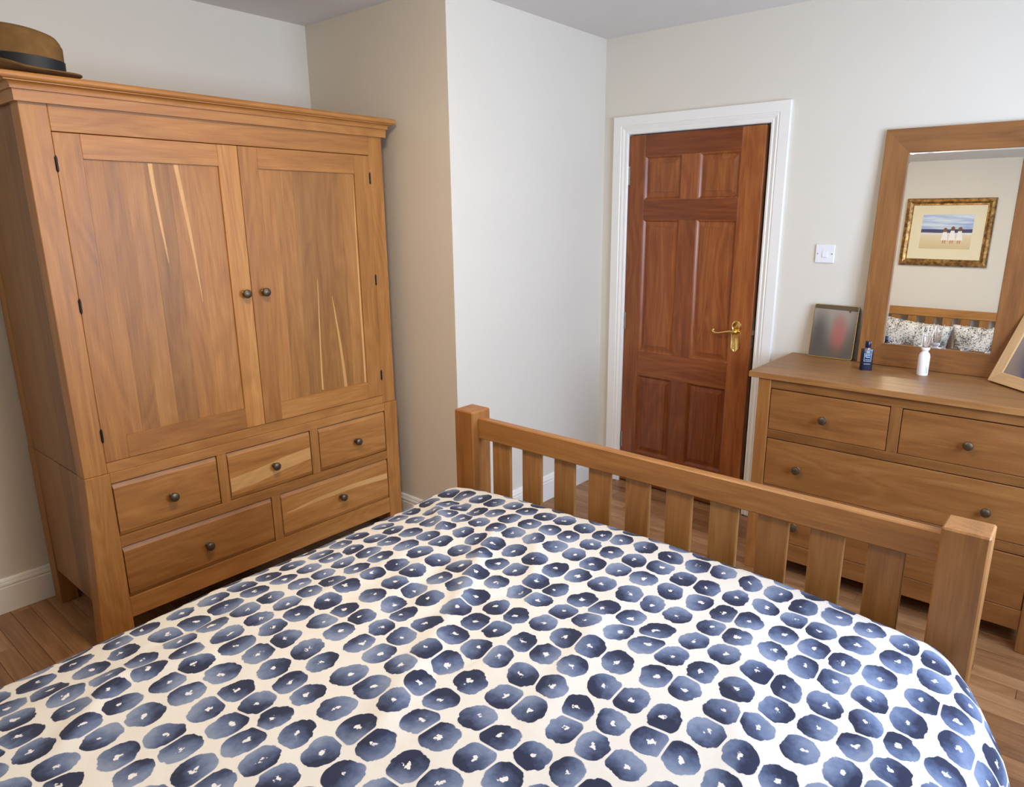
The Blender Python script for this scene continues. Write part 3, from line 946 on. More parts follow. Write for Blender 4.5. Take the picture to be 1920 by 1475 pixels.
def rrect(w, h, r, n=5, inset=0.0):
    pts = []
    for cx_, cz_, a0 in ((w - r, r, -90), (w - r, h - r, 0), (r, h - r, 90), (r, r, 180)):
        for k in range(n + 1):
            a = R(a0 + 90 * k / n)
            pts.append((cx_ + (r - inset) * math.cos(a), cz_ + (r - inset) * math.sin(a)))
    return pts
bm = bmesh.new()
bm_prism(bm, rrect(PF_W, PF_H, 0.010), lambda q: (q[0], 0.002, q[1]), lambda q: (q[0], 0.016, q[1]))
finish('backing', bm, plain('black_card', (0.015, 0.013, 0.012), rough=0.6, var=0.1), pf, local=True)
bm = bmesh.new()
oo = rrect(PF_W, PF_H, 0.010); ii = rrect(PF_W, PF_H, 0.010, inset=0.0023)
va = [bm.verts.new((q[0], 0.004, q[1])) for q in oo]; vb = [bm.verts.new((q[0], -0.001, q[1])) for q in oo]
vc = [bm.verts.new((q[0], -0.001, q[1])) for q in ii]; vd = [bm.verts.new((q[0], 0.004, q[1])) for q in ii]
for a, b2 in ((va, vb), (vb, vc), (vc, vd), (vd, va)):
    for k in range(len(oo)):
        bm.faces.new((a[k], a[(k + 1) % len(oo)], b2[(k + 1) % len(oo)], b2[k]))
finish('brass_edge', bm, BRASS, pf, local=True)
bm = bmesh.new()
bm_prism(bm, rrect(PF_W, PF_H, 0.010, inset=0.003), lambda q: (q[0], 0.0005, q[1]), lambda q: (q[0], 0.0022, q[1]))
finish('photo', bm, PH1, pf, local=True)
bm = bmesh.new()   # dark card strip showing over the top of the print
bm_prism(bm, [(0.0045, 0.2255), (0.1525, 0.2225), (0.1600, 0.2125), (0.1675, 0.2225), (PF_W - 0.0045, 0.2215), (PF_W - 0.0045, 0.2400), (PF_W - 0.010, 0.2425), (0.010, 0.2425), (0.0045, 0.2400)],
         lambda q: (q[0], 0.0001, q[1]), lambda q: (q[0], 0.0012, q[1]))
finish('photo_mount', bm, plain('brown_card', srgb(84, 70, 52), rough=0.4, var=0.1), pf, local=True)

# ------------------------------------------------------------------ blue bottle
NAVY = plain('navy_bottle', srgb(17, 21, 44), rough=0.22, var=0.1, vscale=30)
NAVYCAP = plain('navy_cap', srgb(25, 27, 62), rough=0.2, metal=0.3, var=0.1, vscale=40)
LABELW = plain('pale_print', srgb(196, 206, 222), rough=0.5, var=0.05)
LABELB = plain('blue_print', srgb(150, 186, 222), rough=0.5, var=0.05)
bl = thing('perfume_bottle', 'square dark blue bottle with a blue cap and pale boxed label', 'bottle', (1.5265, -0.222, TZ), rot=(0, 0, R(30)))
BWd, BDp, BHt = 0.0465, 0.027, 0.093
def rr2(w, d, r, n=4):
    return [(p[0] - w / 2, p[1] - d / 2) for p in rrect(w, d, r, n)]
bm = bmesh.new()
rings = []
for s, z in ((0.96, 0), (1.0, 0.002), (1.0, BHt - 0.004), (0.96, BHt - 0.001), (0.5, BHt)):
    rings.append([bm.verts.new((q[0] * s, q[1] * s, z)) for q in rr2(BWd, BDp, 0.006)])
for a, b2 in zip(rings, rings[1:]):
    for k in range(len(a)):
        bm.faces.new((a[k], a[(k + 1) % len(a)], b2[(k + 1) % len(a)], b2[k]))
bm.faces.new(rings[-1]); bm.faces.new(list(reversed(rings[0])))
finish('body', bm, NAVY, bl, smooth_angle=30, local=True)
bm = bmesh.new()
bm_lathe(bm, [(0, BHt - 0.001), (0.0105, BHt - 0.001), (0.0105, BHt + 0.0045), (0, BHt + 0.0045)], 20)
finish('collar', bm, plain('silver_collar', (0.7, 0.7, 0.74), rough=0.2, metal=1.0, var=0.05), bl, smooth_angle=30, local=True)
bm = bmesh.new()
bm_lathe(bm, [(0, BHt + 0.0045), (0.0115, BHt + 0.0045), (0.0118, BHt + 0.006), (0.0118, BHt + 0.030), (0.0108, BHt + 0.0325), (0, BHt + 0.033)], 24)
finish('cap', bm, NAVYCAP, bl, smooth_angle=30, local=True)
yf = -BDp / 2 - 0.0003
def mark(parts, mat):
    bm = bmesh.new()
    for x0, x1, z0, z1 in parts:
        bm_box(bm, x0, x1, yf, yf + 0.0008, z0, z1)
    finish('label_print', bm, mat, bl, local=True)
mark([(-0.0145, 0.0145, 0.0400, 0.0412), (-0.0145, 0.0145, 0.0728, 0.0740), (-0.0145, -0.0133, 0.040, 0.074), (0.0133, 0.0145, 0.040, 0.074)], LABELW)
mark([(-0.0095, 0.0095, 0.0655, 0.0690), (-0.0095, -0.0065, 0.0585, 0.0655), (-0.006, 0.0095, 0.0565, 0.0605), (-0.0095, 0.010, 0.0462, 0.0482)], LABELB)
mark([(-0.006, -0.0045, 0.0775, 0.0835), (-0.0030, -0.0015, 0.0775, 0.0835), (0.0002, 0.0017, 0.0775, 0.0835), (0.0017, 0.0040, 0.0800, 0.0812), (0.0040, 0.0055, 0.0775, 0.0835)], LABELW)
mark([(-0.013, -0.004, 0.0275, 0.0290), (-0.003, 0.006, 0.0275, 0.0290), (0.007, 0.012, 0.0275, 0.0290)], LABELW)

# ------------------------------------------------------------------ white bottle with a clear cap
GLASS, cnt_, cb = newmat('clear_thin_glass')
ctt = N(cnt_, 'ShaderNodeBsdfTransparent')
ctt.inputs[0].default_value = (0.96, 0.94, 0.93, 1)
ctg = N(cnt_, 'ShaderNodeBsdfGlossy', i_Roughness=0.05)
cmx = N(cnt_, 'ShaderNodeMixShader')
cmx.inputs[0].default_value = 0.09; L(cnt_, ctt.outputs[0], cmx.inputs[1]); L(cnt_, ctg.outputs[0], cmx.inputs[2])
L(cnt_, cmx.outputs[0], cnt_.nodes['Material Output'].inputs['Surface'])
wbt = thing('diffuser_bottle', 'slim white bottle with a clear top and pale reeds standing before the mirror', 'bottle', (1.7365, -0.174, TZ), rot=(0, 0, R(25)))
WB = plain('white_bottle', (0.84, 0.84, 0.87), rough=0.35, var=0.01, vscale=20)
bm = bmesh.new()
bm_lathe(bm, [(0, 0), (0.0205, 0), (0.0215, 0.0015), (0.0215, 0.075), (0.0205, 0.084), (0.0170, 0.0925), (0.0125, 0.0975), (0.0115, 0.100), (0.0115, 0.103), (0, 0.103)], 32)
finish('body', bm, WB, wbt, smooth_angle=40, local=True)
bm = bmesh.new()
bm_lathe(bm, [(0, 0.1025), (0.0120, 0.1025), (0.0160, 0.107), (0.0172, 0.113), (0.0165, 0.1165), (0, 0.1168)], 28)
finish('collar', bm, WPLAST, wbt, smooth_angle=40, local=True)
bm = bmesh.new()
bm_lathe(bm, [(0, 0.1168), (0.0150, 0.1168), (0.0175, 0.121), (0.0195, 0.168), (0.0185, 0.168), (0.0162, 0.1215), (0.0140, 0.1190), (0, 0.1186)], 28)
finish('clear_top', bm, GLASS, wbt, smooth_angle=40, local=True)
REED = plain('pale_reed', srgb(228, 218, 206), rough=0.8, var=0.1, vscale=90)
for tx, ty2 in ((-0.022, 0.0), (0.002, 0.008), (0.026, -0.002)):
    bm = bmesh.new()
    bm_tube(bm, [(tx * 0.15, ty2 * 0.3, 0.1185), (tx, ty2, 0.199)], 0.0021, 8)
    finish('reed', bm, REED, wbt, smooth_angle=50, local=True)
def wmark(x0, x1, z0, z1, mat):
    bm = bmesh.new()
    n = 6
    a, b2 = [], []
    for k in range(n + 1):
        x = x0 + (x1 - x0) * k / n
        yv = -math.sqrt(max(0, 0.0217 ** 2 - x * x))
        a.append(bm.verts.new((x, yv, z0))); b2.append(bm.verts.new((x, yv, z1)))
    for k in range(n):
        bm.faces.new((a[k], a[k + 1], b2[k + 1], b2[k]))
    r_ = bmesh.ops.extrude_face_region(bm, geom=bm.faces[:])
    bmesh.ops.translate(bm, vec=(0, 0.0006, 0), verts=[v_ for v_ in r_['geom'] if isinstance(v_, bmesh.types.BMVert)])
    finish('label_print', bm, mat, wbt, local=True)
wmark(0.004, 0.0065, 0.010, 0.036, plain('yellow_print', srgb(206, 204, 150), rough=0.5, var=0.05))
wmark(0.0085, 0.0100, 0.010, 0.038, plain('dark_print', srgb(70, 84, 70), rough=0.5, var=0.05))

# ------------------------------------------------------------------ light wood photo frame at the right of the chest top
lf_root = (1.9655, -0.1470, TZ + 0.0068)
lf = thing('picture_frame', 'light oak picture frame tilted back on the right end of the chest', 'photo frame', lf_root, rot=(R(-22.5), 0, R(-46)))
FW, FH, FM = 0.220, 0.285, 0.046
mitre_frame(lf, FW, FH, FM, [(0, -0.018), (0, -0.001), (0.001, 0.0), (FM - 0.004, -0.004), (FM, -0.006), (FM, -0.018)], ASH[0], ASH[2], 'frame_side')
PH2 = blur_photo('grey_violet_photo_print', (0.04, 0.28, srgb(150, 134, 118)), srgb(158, 150, 150),
                 [(0.15, 0.12, 0.10, 0.14, srgb(96, 88, 112), 0.9), (0.165, 0.07, 0.05, 0.06, srgb(52, 44, 100), 0.8)])
box('photo', FM - 0.004, FW - FM + 0.004, 0.008, 0.011, FM - 0.004, FH - FM + 0.004, PH2, lf, local=True, bev=0)
box('backing', 0.006, FW - 0.006, 0.012, 0.018, 0.006, FH - 0.006, DARK, lf, local=True, bev=0)
bm = bmesh.new()   # easel strut behind
st = math.tan(R(24))
zs_ = 0.20
bm_hexa(bm, [(FW / 2 - 0.02, 0.017, zs_ - 0.01), (FW / 2 + 0.02, 0.017, zs_ - 0.01), (FW / 2 + 0.02, 0.021, zs_), (FW / 2 - 0.02, 0.021, zs_),
             (FW / 2 - 0.03, 0.078, 0.0275), (FW / 2 + 0.03, 0.078, 0.0275), (FW / 2 + 0.03, 0.082, 0.0290), (FW / 2 - 0.03, 0.082, 0.0290)])
finish('strut', bm, DARK, lf, local=True)

# ------------------------------------------------------------------ bed frame
bed = thing('bed', 'oak bed frame with slatted footboard and headboard', 'bed', (1.40, -2.80, 0))
FX0, FX0B, FX1, FX1B = 0.6225, 0.7085, 2.0862, 2.1765
FYF, FYB = -1.8131, -1.7249
FZ = 0.9271
def bpost(x0, x1, y0, y1, z1, col=None):
    box('post', x0, x1, y0, y1, 0, z1, OZ, bed, bev=0.004, color=col)
BT1 = (0.86, 0.83, 0.80)
bpost(FX0, FX0B, FYF, FYB, FZ, (0.84, 0.78, 0.76))
bpost(FX1, FX1B, FYF, FYB, FZ, (0.82, 0.83, 0.92))
RY0, RY1 = -1.786, -1.757
box('top_rail', FX0B - 0.002, FX1 + 0.002, RY0, RY1, 0.8324, 0.9030, OX, bed, bev=0.003, color=(0.88, 0.88, 0.92))
box('bottom_rail', FX0B - 0.002, FX1 + 0.002, RY0, RY1, 0.24, 0.34, OX, bed, bev=0.003, color=(0.9, 0.86, 0.82))
slr = random.Random(12)
for k in range(10):
    xc = 0.8035 + 0.1311 * k
    box('slat', xc - 0.0395, xc + 0.0395, -1.7775, -1.7645, 0.335, 0.836, OZ, bed, bev=0.0025, color=tuple(a * b3 for a, b3 in zip(tone(slr, 0.78, 0.94, 0.02), (0.97, 1.0, 1.06))))
HY0, HY1 = -3.888, -3.80
bpost(FX0, FX0B, HY0, HY1, 1.205)
bpost(FX1, FX1B, HY0, HY1, 1.205)
HT = 1.178
box('top_rail', FX0B - 0.002, FX1 + 0.002, -3.858, -3.829, HT - 0.076, HT, OX, bed, bev=0.003)
box('bottom_rail', FX0B - 0.002, FX1 + 0.002, -3.858, -3.829, 0.28, 0.38, OX, bed, bev=0.003)
for k in range(9):
    xc = 0.8115 + 0.1395 * k
    box('slat', xc - 0.0365, xc + 0.0365, -3.852, -3.835, 0.375, HT - 0.073, OZ, bed, bev=0.002, color=tone(slr, 0.85, 1.0, 0.03))
for x0, x1 in ((0.640, 0.668), (2.130, 2.158)):
    box('side_rail', x0, x1, HY1, FYF, 0.24, 0.40, OY, bed, bev=0.003)
for k in range(12):
    yc = -3.66 + k * 0.158
    box('base_slat', 0.668, 2.130, yc - 0.04, yc + 0.04, 0.262, 0.28, OX, bed, bev=0.002)
# ------------------------------------------------------------------ mattress
MATT = plain('mattress_ticking', (0.75, 0.74, 0.71), rough=0.9, bump=0.3, bscale=300, var=0.03)
bm = bmesh.new()
bm_box(bm, 0.680, 2.118, -3.795, -1.835, 0.279, 0.545, 0.03)
mt = tag(finish('mattress', bm, MATT), 'white mattress lying on the bed slats beneath the duvet', 'mattress')

# ------------------------------------------------------------------ duvet
DUV, nt, b = newmat('duvet_blue_blobs')
uvn = N(nt, 'ShaderNodeUVMap', uv_map='UVMap')
PX, PY_ = 0.0683, 0.0735
mp = N(nt, 'ShaderNodeMapping')
mp.inputs['Scale'].default_value = (1 / PX, 1 / PY_, 1)
RND = 0.24
mp.inputs['Location'].default_value = (-1.108 / PX + RND / 2 + 40, 2.585 / PY_ + RND / 2 + 20, 0)
L(nt, uvn.outputs[0], mp.inputs['Vector'])
# slow warp so rows are not ruler straight
wn = N(nt, 'ShaderNodeTexNoise', i_Scale=0.28, i_Detail=1)
wn.noise_dimensions = '2D'
L(nt, mp.outputs[0], wn.inputs['Vector'])
ws = N(nt, 'ShaderNodeVectorMath', operation='SUBTRACT')
L(nt, wn.outputs['Color'], ws.inputs[0]); ws.inputs[1].default_value = (0.5, 0.5, 0.5)
wsc = N(nt, 'ShaderNodeVectorMath', operation='SCALE'); wsc.inputs['Scale'].default_value = 0.45
L(nt, ws.outputs[0], wsc.inputs[0])
wadd = N(nt, 'ShaderNodeVectorMath', operation='ADD')
L(nt, mp.outputs[0], wadd.inputs[0]); L(nt, wsc.outputs[0], wadd.inputs[1])
V = wadd.outputs[0]
vo = N(nt, 'ShaderNodeTexVoronoi', i_Scale=1.0, i_Randomness=RND)
vo.voronoi_dimensions = '2D'
L(nt, V, vo.inputs['Vector'])
loc_ = N(nt, 'ShaderNodeVectorMath', operation='SUBTRACT')
L(nt, V, loc_.inputs[0]); L(nt, vo.outputs['Position'], loc_.inputs[1])
sepc = N(nt, 'ShaderNodeSeparateColor'); L(nt, vo.outputs['Color'], sepc.inputs[0])
r1_, r2_, r3_ = sepc.outputs[0], sepc.outputs[1], sepc.outputs[2]
sepl = N(nt, 'ShaderNodeSeparateXYZ'); L(nt, loc_.outputs[0], sepl.inputs[0])
# stretch each blob a little in its own direction
ang = mth(nt, 'MULTIPLY', r1_, 6.2832)
ca, sa = mth(nt, 'COSINE', ang), mth(nt, 'SINE', ang)
du = mth(nt, 'ADD', mth(nt, 'MULTIPLY', sepl.outputs[0], ca), mth(nt, 'MULTIPLY', sepl.outputs[1], sa))
dv = mth(nt, 'SUBTRACT', mth(nt, 'MULTIPLY', sepl.outputs[1], ca), mth(nt, 'MULTIPLY', sepl.outputs[0], sa))
kx = mth(nt, 'MULTIPLY_ADD', r2_, 0.10, 0.95)
du2 = mth(nt, 'MULTIPLY', du, kx)
dv2 = mth(nt, 'DIVIDE', dv, kx)
dist = mth(nt, 'SQRT', mth(nt, 'ADD', mth(nt, 'MULTIPLY', du2, du2), mth(nt, 'MULTIPLY', dv2, dv2)))
# rim wobble from the direction, different in every blob
nrmv = N(nt, 'ShaderNodeVectorMath', operation='NORMALIZE'); L(nt, loc_.outputs[0], nrmv.inputs[0])
cell = N(nt, 'ShaderNodeCombineXYZ')
L(nt, mth(nt, 'MULTIPLY', r1_, 40.0), cell.inputs[0]); L(nt, mth(nt, 'MULTIPLY', r2_, 40.0), cell.inputs[1]); L(nt, mth(nt, 'MULTIPLY', r3_, 40.0), cell.inputs[2])
rim = N(nt, 'ShaderNodeVectorMath', operation='MULTIPLY_ADD')
L(nt, nrmv.outputs[0], rim.inputs[0]); rim.inputs[1].default_value = (1.0, 1.0, 1.0); L(nt, cell.outputs[0], rim.inputs[2])
rn = N(nt, 'ShaderNodeTexNoise', i_Scale=1.0, i_Detail=3, i_Roughness=0.55); L(nt, rim.outputs[0], rn.inputs['Vector'])
rad = mth(nt, 'MULTIPLY_ADD', mth(nt, 'SUBTRACT', rn.outputs['Fac'], 0.5), 0.36, 0.462)
rad = mth(nt, 'MINIMUM', rad, 0.485)
q_ = mth(nt, 'SUBTRACT', dist, rad)
ve = N(nt, 'ShaderNodeTexVoronoi', i_Scale=1.0, i_Randomness=RND)
ve.voronoi_dimensions = '2D'
ve.feature = 'DISTANCE_TO_EDGE'
L(nt, V, ve.inputs['Vector'])
edge_q = mth(nt, 'SUBTRACT', 0.040, ve.outputs['Distance'])
q_ = mth(nt, 'SMOOTH_MAX', q_, edge_q, 0.05)
mask = smooth(nt, q_, 0.016, 0.000)
# watercolour shading inside the blob
gdir = mth(nt, 'MULTIPLY', r3_, 6.2832)
gx_ = mth(nt, 'ADD', mth(nt, 'MULTIPLY', sepl.outputs[0], mth(nt, 'COSINE', gdir)), mth(nt, 'MULTIPLY', sepl.outputs[1], mth(nt, 'SINE', gdir)))
wc = N(nt, 'ShaderNodeTexNoise', i_Scale=2.6, i_Detail=4, i_Roughness=0.6)
wcv = N(nt, 'ShaderNodeVectorMath', operation='ADD'); L(nt, V, wcv.inputs[0]); L(nt, cell.outputs[0], wcv.inputs[1]); L(nt, wcv.outputs[0], wc.inputs['Vector'])
tone_ = mth(nt, 'ADD', mth(nt, 'MULTIPLY', gx_, 1.15), mth(nt, 'MULTIPLY', mth(nt, 'SUBTRACT', wc.outputs['Fac'], 0.5), 1.0))
tone_ = mth(nt, 'ADD', tone_, mth(nt, 'MULTIPLY_ADD', r2_, 0.45, 0.22))
blue = ramp(nt, tone_, [(0.12, srgb(38, 43, 66)), (0.36, srgb(64, 74, 102)), (0.66, srgb(94, 107, 136)), (1.0, srgb(122, 134, 158))])
CREAM = (0.655, 0.63, 0.58)
col = mixc(nt, mask, CREAM, blue)
# pale speck in the middle
sn = N(nt, 'ShaderNodeTexNoise', i_Scale=9.0, i_Detail=2)
L(nt, wcv.outputs[0], sn.inputs['Vector'])
sx_ = mth(nt, 'SUBTRACT', sepl.outputs[0], mth(nt, 'MULTIPLY', mth(nt, 'SUBTRACT', r2_, 0.5), 0.12))
sy_ = mth(nt, 'SUBTRACT', sepl.outputs[1], mth(nt, 'MULTIPLY', mth(nt, 'SUBTRACT', r1_, 0.5), 0.12))
sd = mth(nt, 'SQRT', mth(nt, 'ADD', mth(nt, 'MULTIPLY', sx_, sx_), mth(nt, 'MULTIPLY', sy_, sy_)))
sd = mth(nt, 'ADD', sd, mth(nt, 'MULTIPLY', mth(nt, 'SUBTRACT', sn.outputs['Fac'], 0.5), 0.34))
speck = smooth(nt, mth(nt, 'SUBTRACT', sd, mth(nt, 'MULTIPLY_ADD', r3_, 0.03, 0.050)), 0.012, -0.012)
col = mixc(nt, speck, col, (0.70, 0.69, 0.665))
# faint pencil line just off some rims
ln_ = mth(nt, 'ABSOLUTE', mth(nt, 'SUBTRACT', q_, 0.022))
lm_ = mth(nt, 'MULTIPLY', smooth(nt, ln_, 0.008, 0.002), smooth(nt, wc.outputs['Fac'], 0.50, 0.60))
col = mixc(nt, mth(nt, 'MULTIPLY', lm_, 0.45), col, srgb(150, 152, 160))
L(nt, col, b.inputs['Base Color'])
b.inputs['Roughness'].default_value = 0.85
b.inputs['Specular IOR Level'].default_value = 0.2
b.inputs['Sheen Weight'].default_value = 0.08
tc = N(nt, 'ShaderNodeTexCoord')
fb = N(nt, 'ShaderNodeTexNoise', i_Scale=16, i_Detail=4)
L(nt, tc.outputs['Object'], fb.inputs['Vector'])
bp = N(nt, 'ShaderNodeBump', i_Strength=0.25, i_Distance=0.012)
L(nt, fb.outputs['Fac'], bp.inputs['Height'])
L(nt, bp.outputs['Normal'], b.inputs['Normal'])

def sstep(a, b_, x):
    t = max(0.0, min(1.0, (x - a) / (b_ - a)))
    return t * t * (3 - 2 * t)
rdg = random.Random(21)
RIDGES = [((1.06, -2.10), (1.24, -2.42), 0.012, 0.022), ((1.24, -2.42), (1.42, -2.80), 0.009, 0.028), ((1.02, -2.18), (1.14, -2.52), -0.010, 0.03),
          ((1.16, -2.02), (1.36, -2.30), 0.007, 0.02), ((0.95, -2.86), (0.80, -3.10), 0.009, 0.024), ((0.84, -2.98), (1.00, -3.14), 0.008, 0.024),
          ((1.78, -2.05), (1.95, -2.50), 0.006, 0.035), ((1.50, -2.15), (1.62, -2.6), 0.006, 0.03), ((0.72, -2.0), (0.92, -2.16), 0.010, 0.018), ((0.70, -1.92), (0.90, -2.02), -0.008, 0.018)]
for k in range(9):
    x_, y_ = rdg.uniform(0.75, 2.05), rdg.uniform(-3.1, -1.95)
    a_ = rdg.uniform(-2.3, -0.8)
    l_ = rdg.uniform(0.15, 0.4)
    RIDGES.append(((x_, y_), (x_ + l_ * math.cos(a_), y_ + l_ * math.sin(a_)), rdg.uniform(0.004, 0.007) * rdg.choice((1, -1)), rdg.uniform(0.016, 0.03)))
def ridge(x, y_):
    h = 0.0
    for (ax, ay), (bx, by), amp, wdt in RIDGES:
        dx, dy = bx - ax, by - ay
        l2 = dx * dx + dy * dy
        t = max(0.0, min(1.0, ((x - ax) * dx + (y_ - ay) * dy) / l2))
        d2 = (x - ax - t * dx) ** 2 + (y_ - ay - t * dy) ** 2
        h += amp * math.exp(-d2 / (wdt * wdt)) * (0.35 + 0.65 * math.sin(math.pi * (0.12 + 0.76 * t)))
    return h
YFOOT, YHEAD = -1.832, -3.42
XC = 1.40
NS, NT = 210, 190
SL, SR = -1.10, 1.18          # arc length from the bed's middle to the hems
TFOOT = 0.16                  # cloth tucked down behind the footboard
bm = bmesh.new()
uvl = bm.loops.layers.uv.new('UVMap')
grid, uvg = [], []
for j in range(NT + 1):
    # denser towards the foot
    tt = j / NT
    t = -TFOOT + (YFOOT - YHEAD + TFOOT) * tt       # arc length from the foot edge towards the head
    rf = 0.055
    if t < 0:
        yc, drop_f = YFOOT + 0.004, 0.052 - t * 0.95
    elif t < rf * 1.57:
        th = t / rf
        yc, drop_f = YFOOT + 0.004 - rf * (1 - math.cos(th)), 0.052 * (1 - math.sin(th))
    else:
        yc, drop_f = YFOOT + 0.004 - rf - (t - rf * 1.57), 0.0
    row_, uvr = [], []
    foot_w = sstep(1.84, 2.08, -yc)
    xl = 0.690 - 0.035 * foot_w
    xr = 2.095 + 0.060 * foot_w
    rl, rr_ = 0.085, 0.118 + 0.022 * foot_w
    for i in range(NS + 1):
        s = SL + (SR - SL) * i / NS
        x = XC + s
        edge_drop = 0.0
        if x < xl:
            q = xl - x
            if q < rl * 1.57:
                th = q / rl
                xx, dz = xl - rl * math.sin(th), rl * (1 - math.cos(th))
            else:
                xx, dz = xl - rl - 0.05 * (q - rl * 1.57), rl + (q - rl * 1.57)
        elif x > xr:
            q = x - xr
            if q < rr_ * 1.57:
                th = q / rr_
                xx, dz = xr + rr_ * math.sin(th), rr_ * (1 - math.cos(th))
            else:
                xx, dz = xr + rr_ + 0.04 * (q - rr_ * 1.57), rr_ + (q - rr_ * 1.57)
        else:
            xx, dz = x, 0.0
        c4 = abs((xx - 1.42) / 0.78)
        ztop = 0.706 - (0.040 if xx > 1.42 else 0.040 + 0.022 * foot_w) * min(1.3, c4) ** 3.2
        ztop += 0.010 * sstep(-2.25, -1.9, yc) * (1 - 0.6 * min(1, c4) ** 2)
        ztop -= 0.018 * sstep(2.3, 3.2, -yc)
        nz = noise.noise(Vector((xx * 2.6, yc * 2.6, 0.3))) * 0.007 + noise.noise(Vector((xx * 6.5 + 5, yc * 6.5, 1.7))) * 0.0035
        flat = 1.0 if dz < 0.02 else max(0.25, 1 - dz * 4)
        z = ztop - dz - drop_f * (1 if dz < 0.05 else max(0.0, 1 - (dz - 0.05) * 6))
        z += (nz + ridge(xx, yc)) * flat * (1 if drop_f < 0.02 else 0.3)
        if dz > 0.05:                              # soft folds in the hanging sides
            sg = -1 if x < XC else 1
            xx += sg * 0.012 * math.sin(yc * 21 + 1.3 * math.sin(yc * 7)) * min(1, (dz - 0.05) * 5)
        yy = yc
        if abs(s) > 0.66 and yc > -1.93:           # rounded corners by the posts
            cr = min(1.0, (abs(s) - 0.66) / 0.12)
            yy = yc - 0.030 * cr * cr * sstep(-1.93, -1.832, yc)
        row_.append(bm.verts.new((xx, yy, z)))
        uvr.append((XC + s, YFOOT - t + 0.03))
    grid.append(row_); uvg.append(uvr)
for j in range(NT):
    for i in range(NS):
        f = bm.faces.new((grid[j][i], grid[j][i + 1], grid[j + 1][i + 1], grid[j + 1][i]))
        for lp, (a_, b_) in zip(f.loops, ((j, i), (j, i + 1), (j + 1, i + 1), (j + 1, i))):
            lp[uvl].uv = uvg[a_][b_]
duv = finish('duvet', bm, DUV, smooth_angle=80)
sol = duv.modifiers.new('thickness', 'SOLIDIFY')
sol.thickness = 0.018
sol.offset = 1.0 if False else -1.0
tag(duv, 'white duvet printed with rows of navy and slate blue watercolour spots', 'duvet')

# ------------------------------------------------------------------ pillows (seen in the mirror)
PIL, nt, b = newmat('pillow_black_scroll_print')
tc = N(nt, 'ShaderNodeTexCoord')
n1_ = N(nt, 'ShaderNodeTexNoise', i_Scale=80, i_Detail=2, i_Distortion=1.6)
L(nt, tc.outputs['Object'], n1_.inputs['Vector'])
n2_ = N(nt, 'ShaderNodeTexNoise', i_Scale=9, i_Detail=1)
L(nt, tc.outputs['Object'], n2_.inputs['Vector'])
ink = smooth(nt, mth(nt, 'ADD', n1_.outputs['Fac'], mth(nt, 'MULTIPLY', mth(nt, 'SUBTRACT', n2_.outputs['Fac'], 0.5), 0.35)), 0.505, 0.55)
tint = ramp(nt, n2_.outputs['Fac'], [(0.35, (0.82, 0.80, 0.74)), (0.62, (0.70, 0.65, 0.56))])
L(nt, mixc(nt, ink, tint, (0.10, 0.09, 0.10)), b.inputs['Base Color'])
b.inputs['Roughness'].default_value = 0.9
def pillow(cx_, cy_, cz_, lean, roll, label, w=0.70, h=0.46, d=0.17, seed=0):
    bm = bmesh.new()
    nu, nv = 34, 24
    sides = []
    for sg in (-1, 1):
        g = []
        for j in range(nv + 1):
            r_ = []
            for i in range(nu + 1):
                u, v_ = -1 + 2 * i / nu, -1 + 2 * j / nv
                puff = ((1 - abs(u) ** 2.6) * (1 - abs(v_) ** 2.6)) ** 0.5 if abs(u) < 1 and abs(v_) < 1 else 0
                pin = 1 - 0.07 * (1 - v_ * v_) * abs(u) ** 3
                pin2 = 1 - 0.07 * (1 - u * u) * abs(v_) ** 3
                wob = noise.noise(Vector((u * 2 + seed, v_ * 2, sg))) * 0.018 * puff
                r_.append(bm.verts.new((u * w / 2 * pin, sg * d / 2 * puff + wob, v_ * h / 2 * pin2)))
            g.append(r_)
        for j in range(nv):
            for i in range(nu):
                bm.faces.new((g[j][i], g[j][i + 1], g[j + 1][i + 1], g[j + 1][i]))
        sides.append(g)
    bmesh.ops.remove_doubles(bm, verts=bm.verts[:], dist=0.0005)
    o = finish('pillow', bm, PIL, smooth_angle=80)
    o.location = (cx_, cy_, cz_)
    o.rotation_euler = (R(lean), R(roll), 0)
    return tag(o, label, 'pillow')
pillow(0.968, -3.71, 0.826, -14, 6, 'black scroll patterned pillow propped on the headboard with its top edge sloping', seed=1, h=0.50, w=0.645)
pillow(1.632, -3.71, 0.818, -14, -1, 'black scroll patterned pillow propped on the headboard with a level top edge', seed=5, h=0.50, w=0.645)

# ------------------------------------------------------------------ framed beach picture on the headboard wall (seen in the mirror)
GILT, nt, b = newmat('antique_gilt')
tc = N(nt, 'ShaderNodeTexCoord')
g1 = N(nt, 'ShaderNodeTexNoise', i_Scale=26, i_Detail=5, i_Roughness=0.65)
L(nt, tc.outputs['Object'], g1.inputs['Vector'])
L(nt, ramp(nt, g1.outputs['Fac'], [(0.34, srgb(98, 70, 42)), (0.5, srgb(156, 116, 66)), (0.68, srgb(204, 164, 102))]), b.inputs['Base Color'])
b.inputs['Metallic'].default_value = 0.75
b.inputs['Roughness'].default_value = 0.36
PXL, PZ0, PW_, PH_ = 0.752, 1.556, 0.694, 0.592
pic = thing('framed_picture', 'beach painting of three children in a gilt frame, reflected in the mirror', 'picture', (PXL + PW_, YB + 0.002, PZ0), rot=(0, 0, R(180)))
mitre_frame(pic, PW_, PH_, 0.060, [(0, 0.0), (0, 0.016), (0.012, 0.030), (0.030, 0.034), (0.050, 0.022), (0.054, 0.022), (0.060, 0.014), (0.060, 0.0)], GILT, GILT, 'frame_side')
MATC = plain('cream_mount', srgb(226, 216, 184), rough=0.8, var=0.02)
box('mount', 0.055, PW_ - 0.055, -0.012, -0.006, 0.055, PH_ - 0.055, MATC, pic, local=True, bev=0)
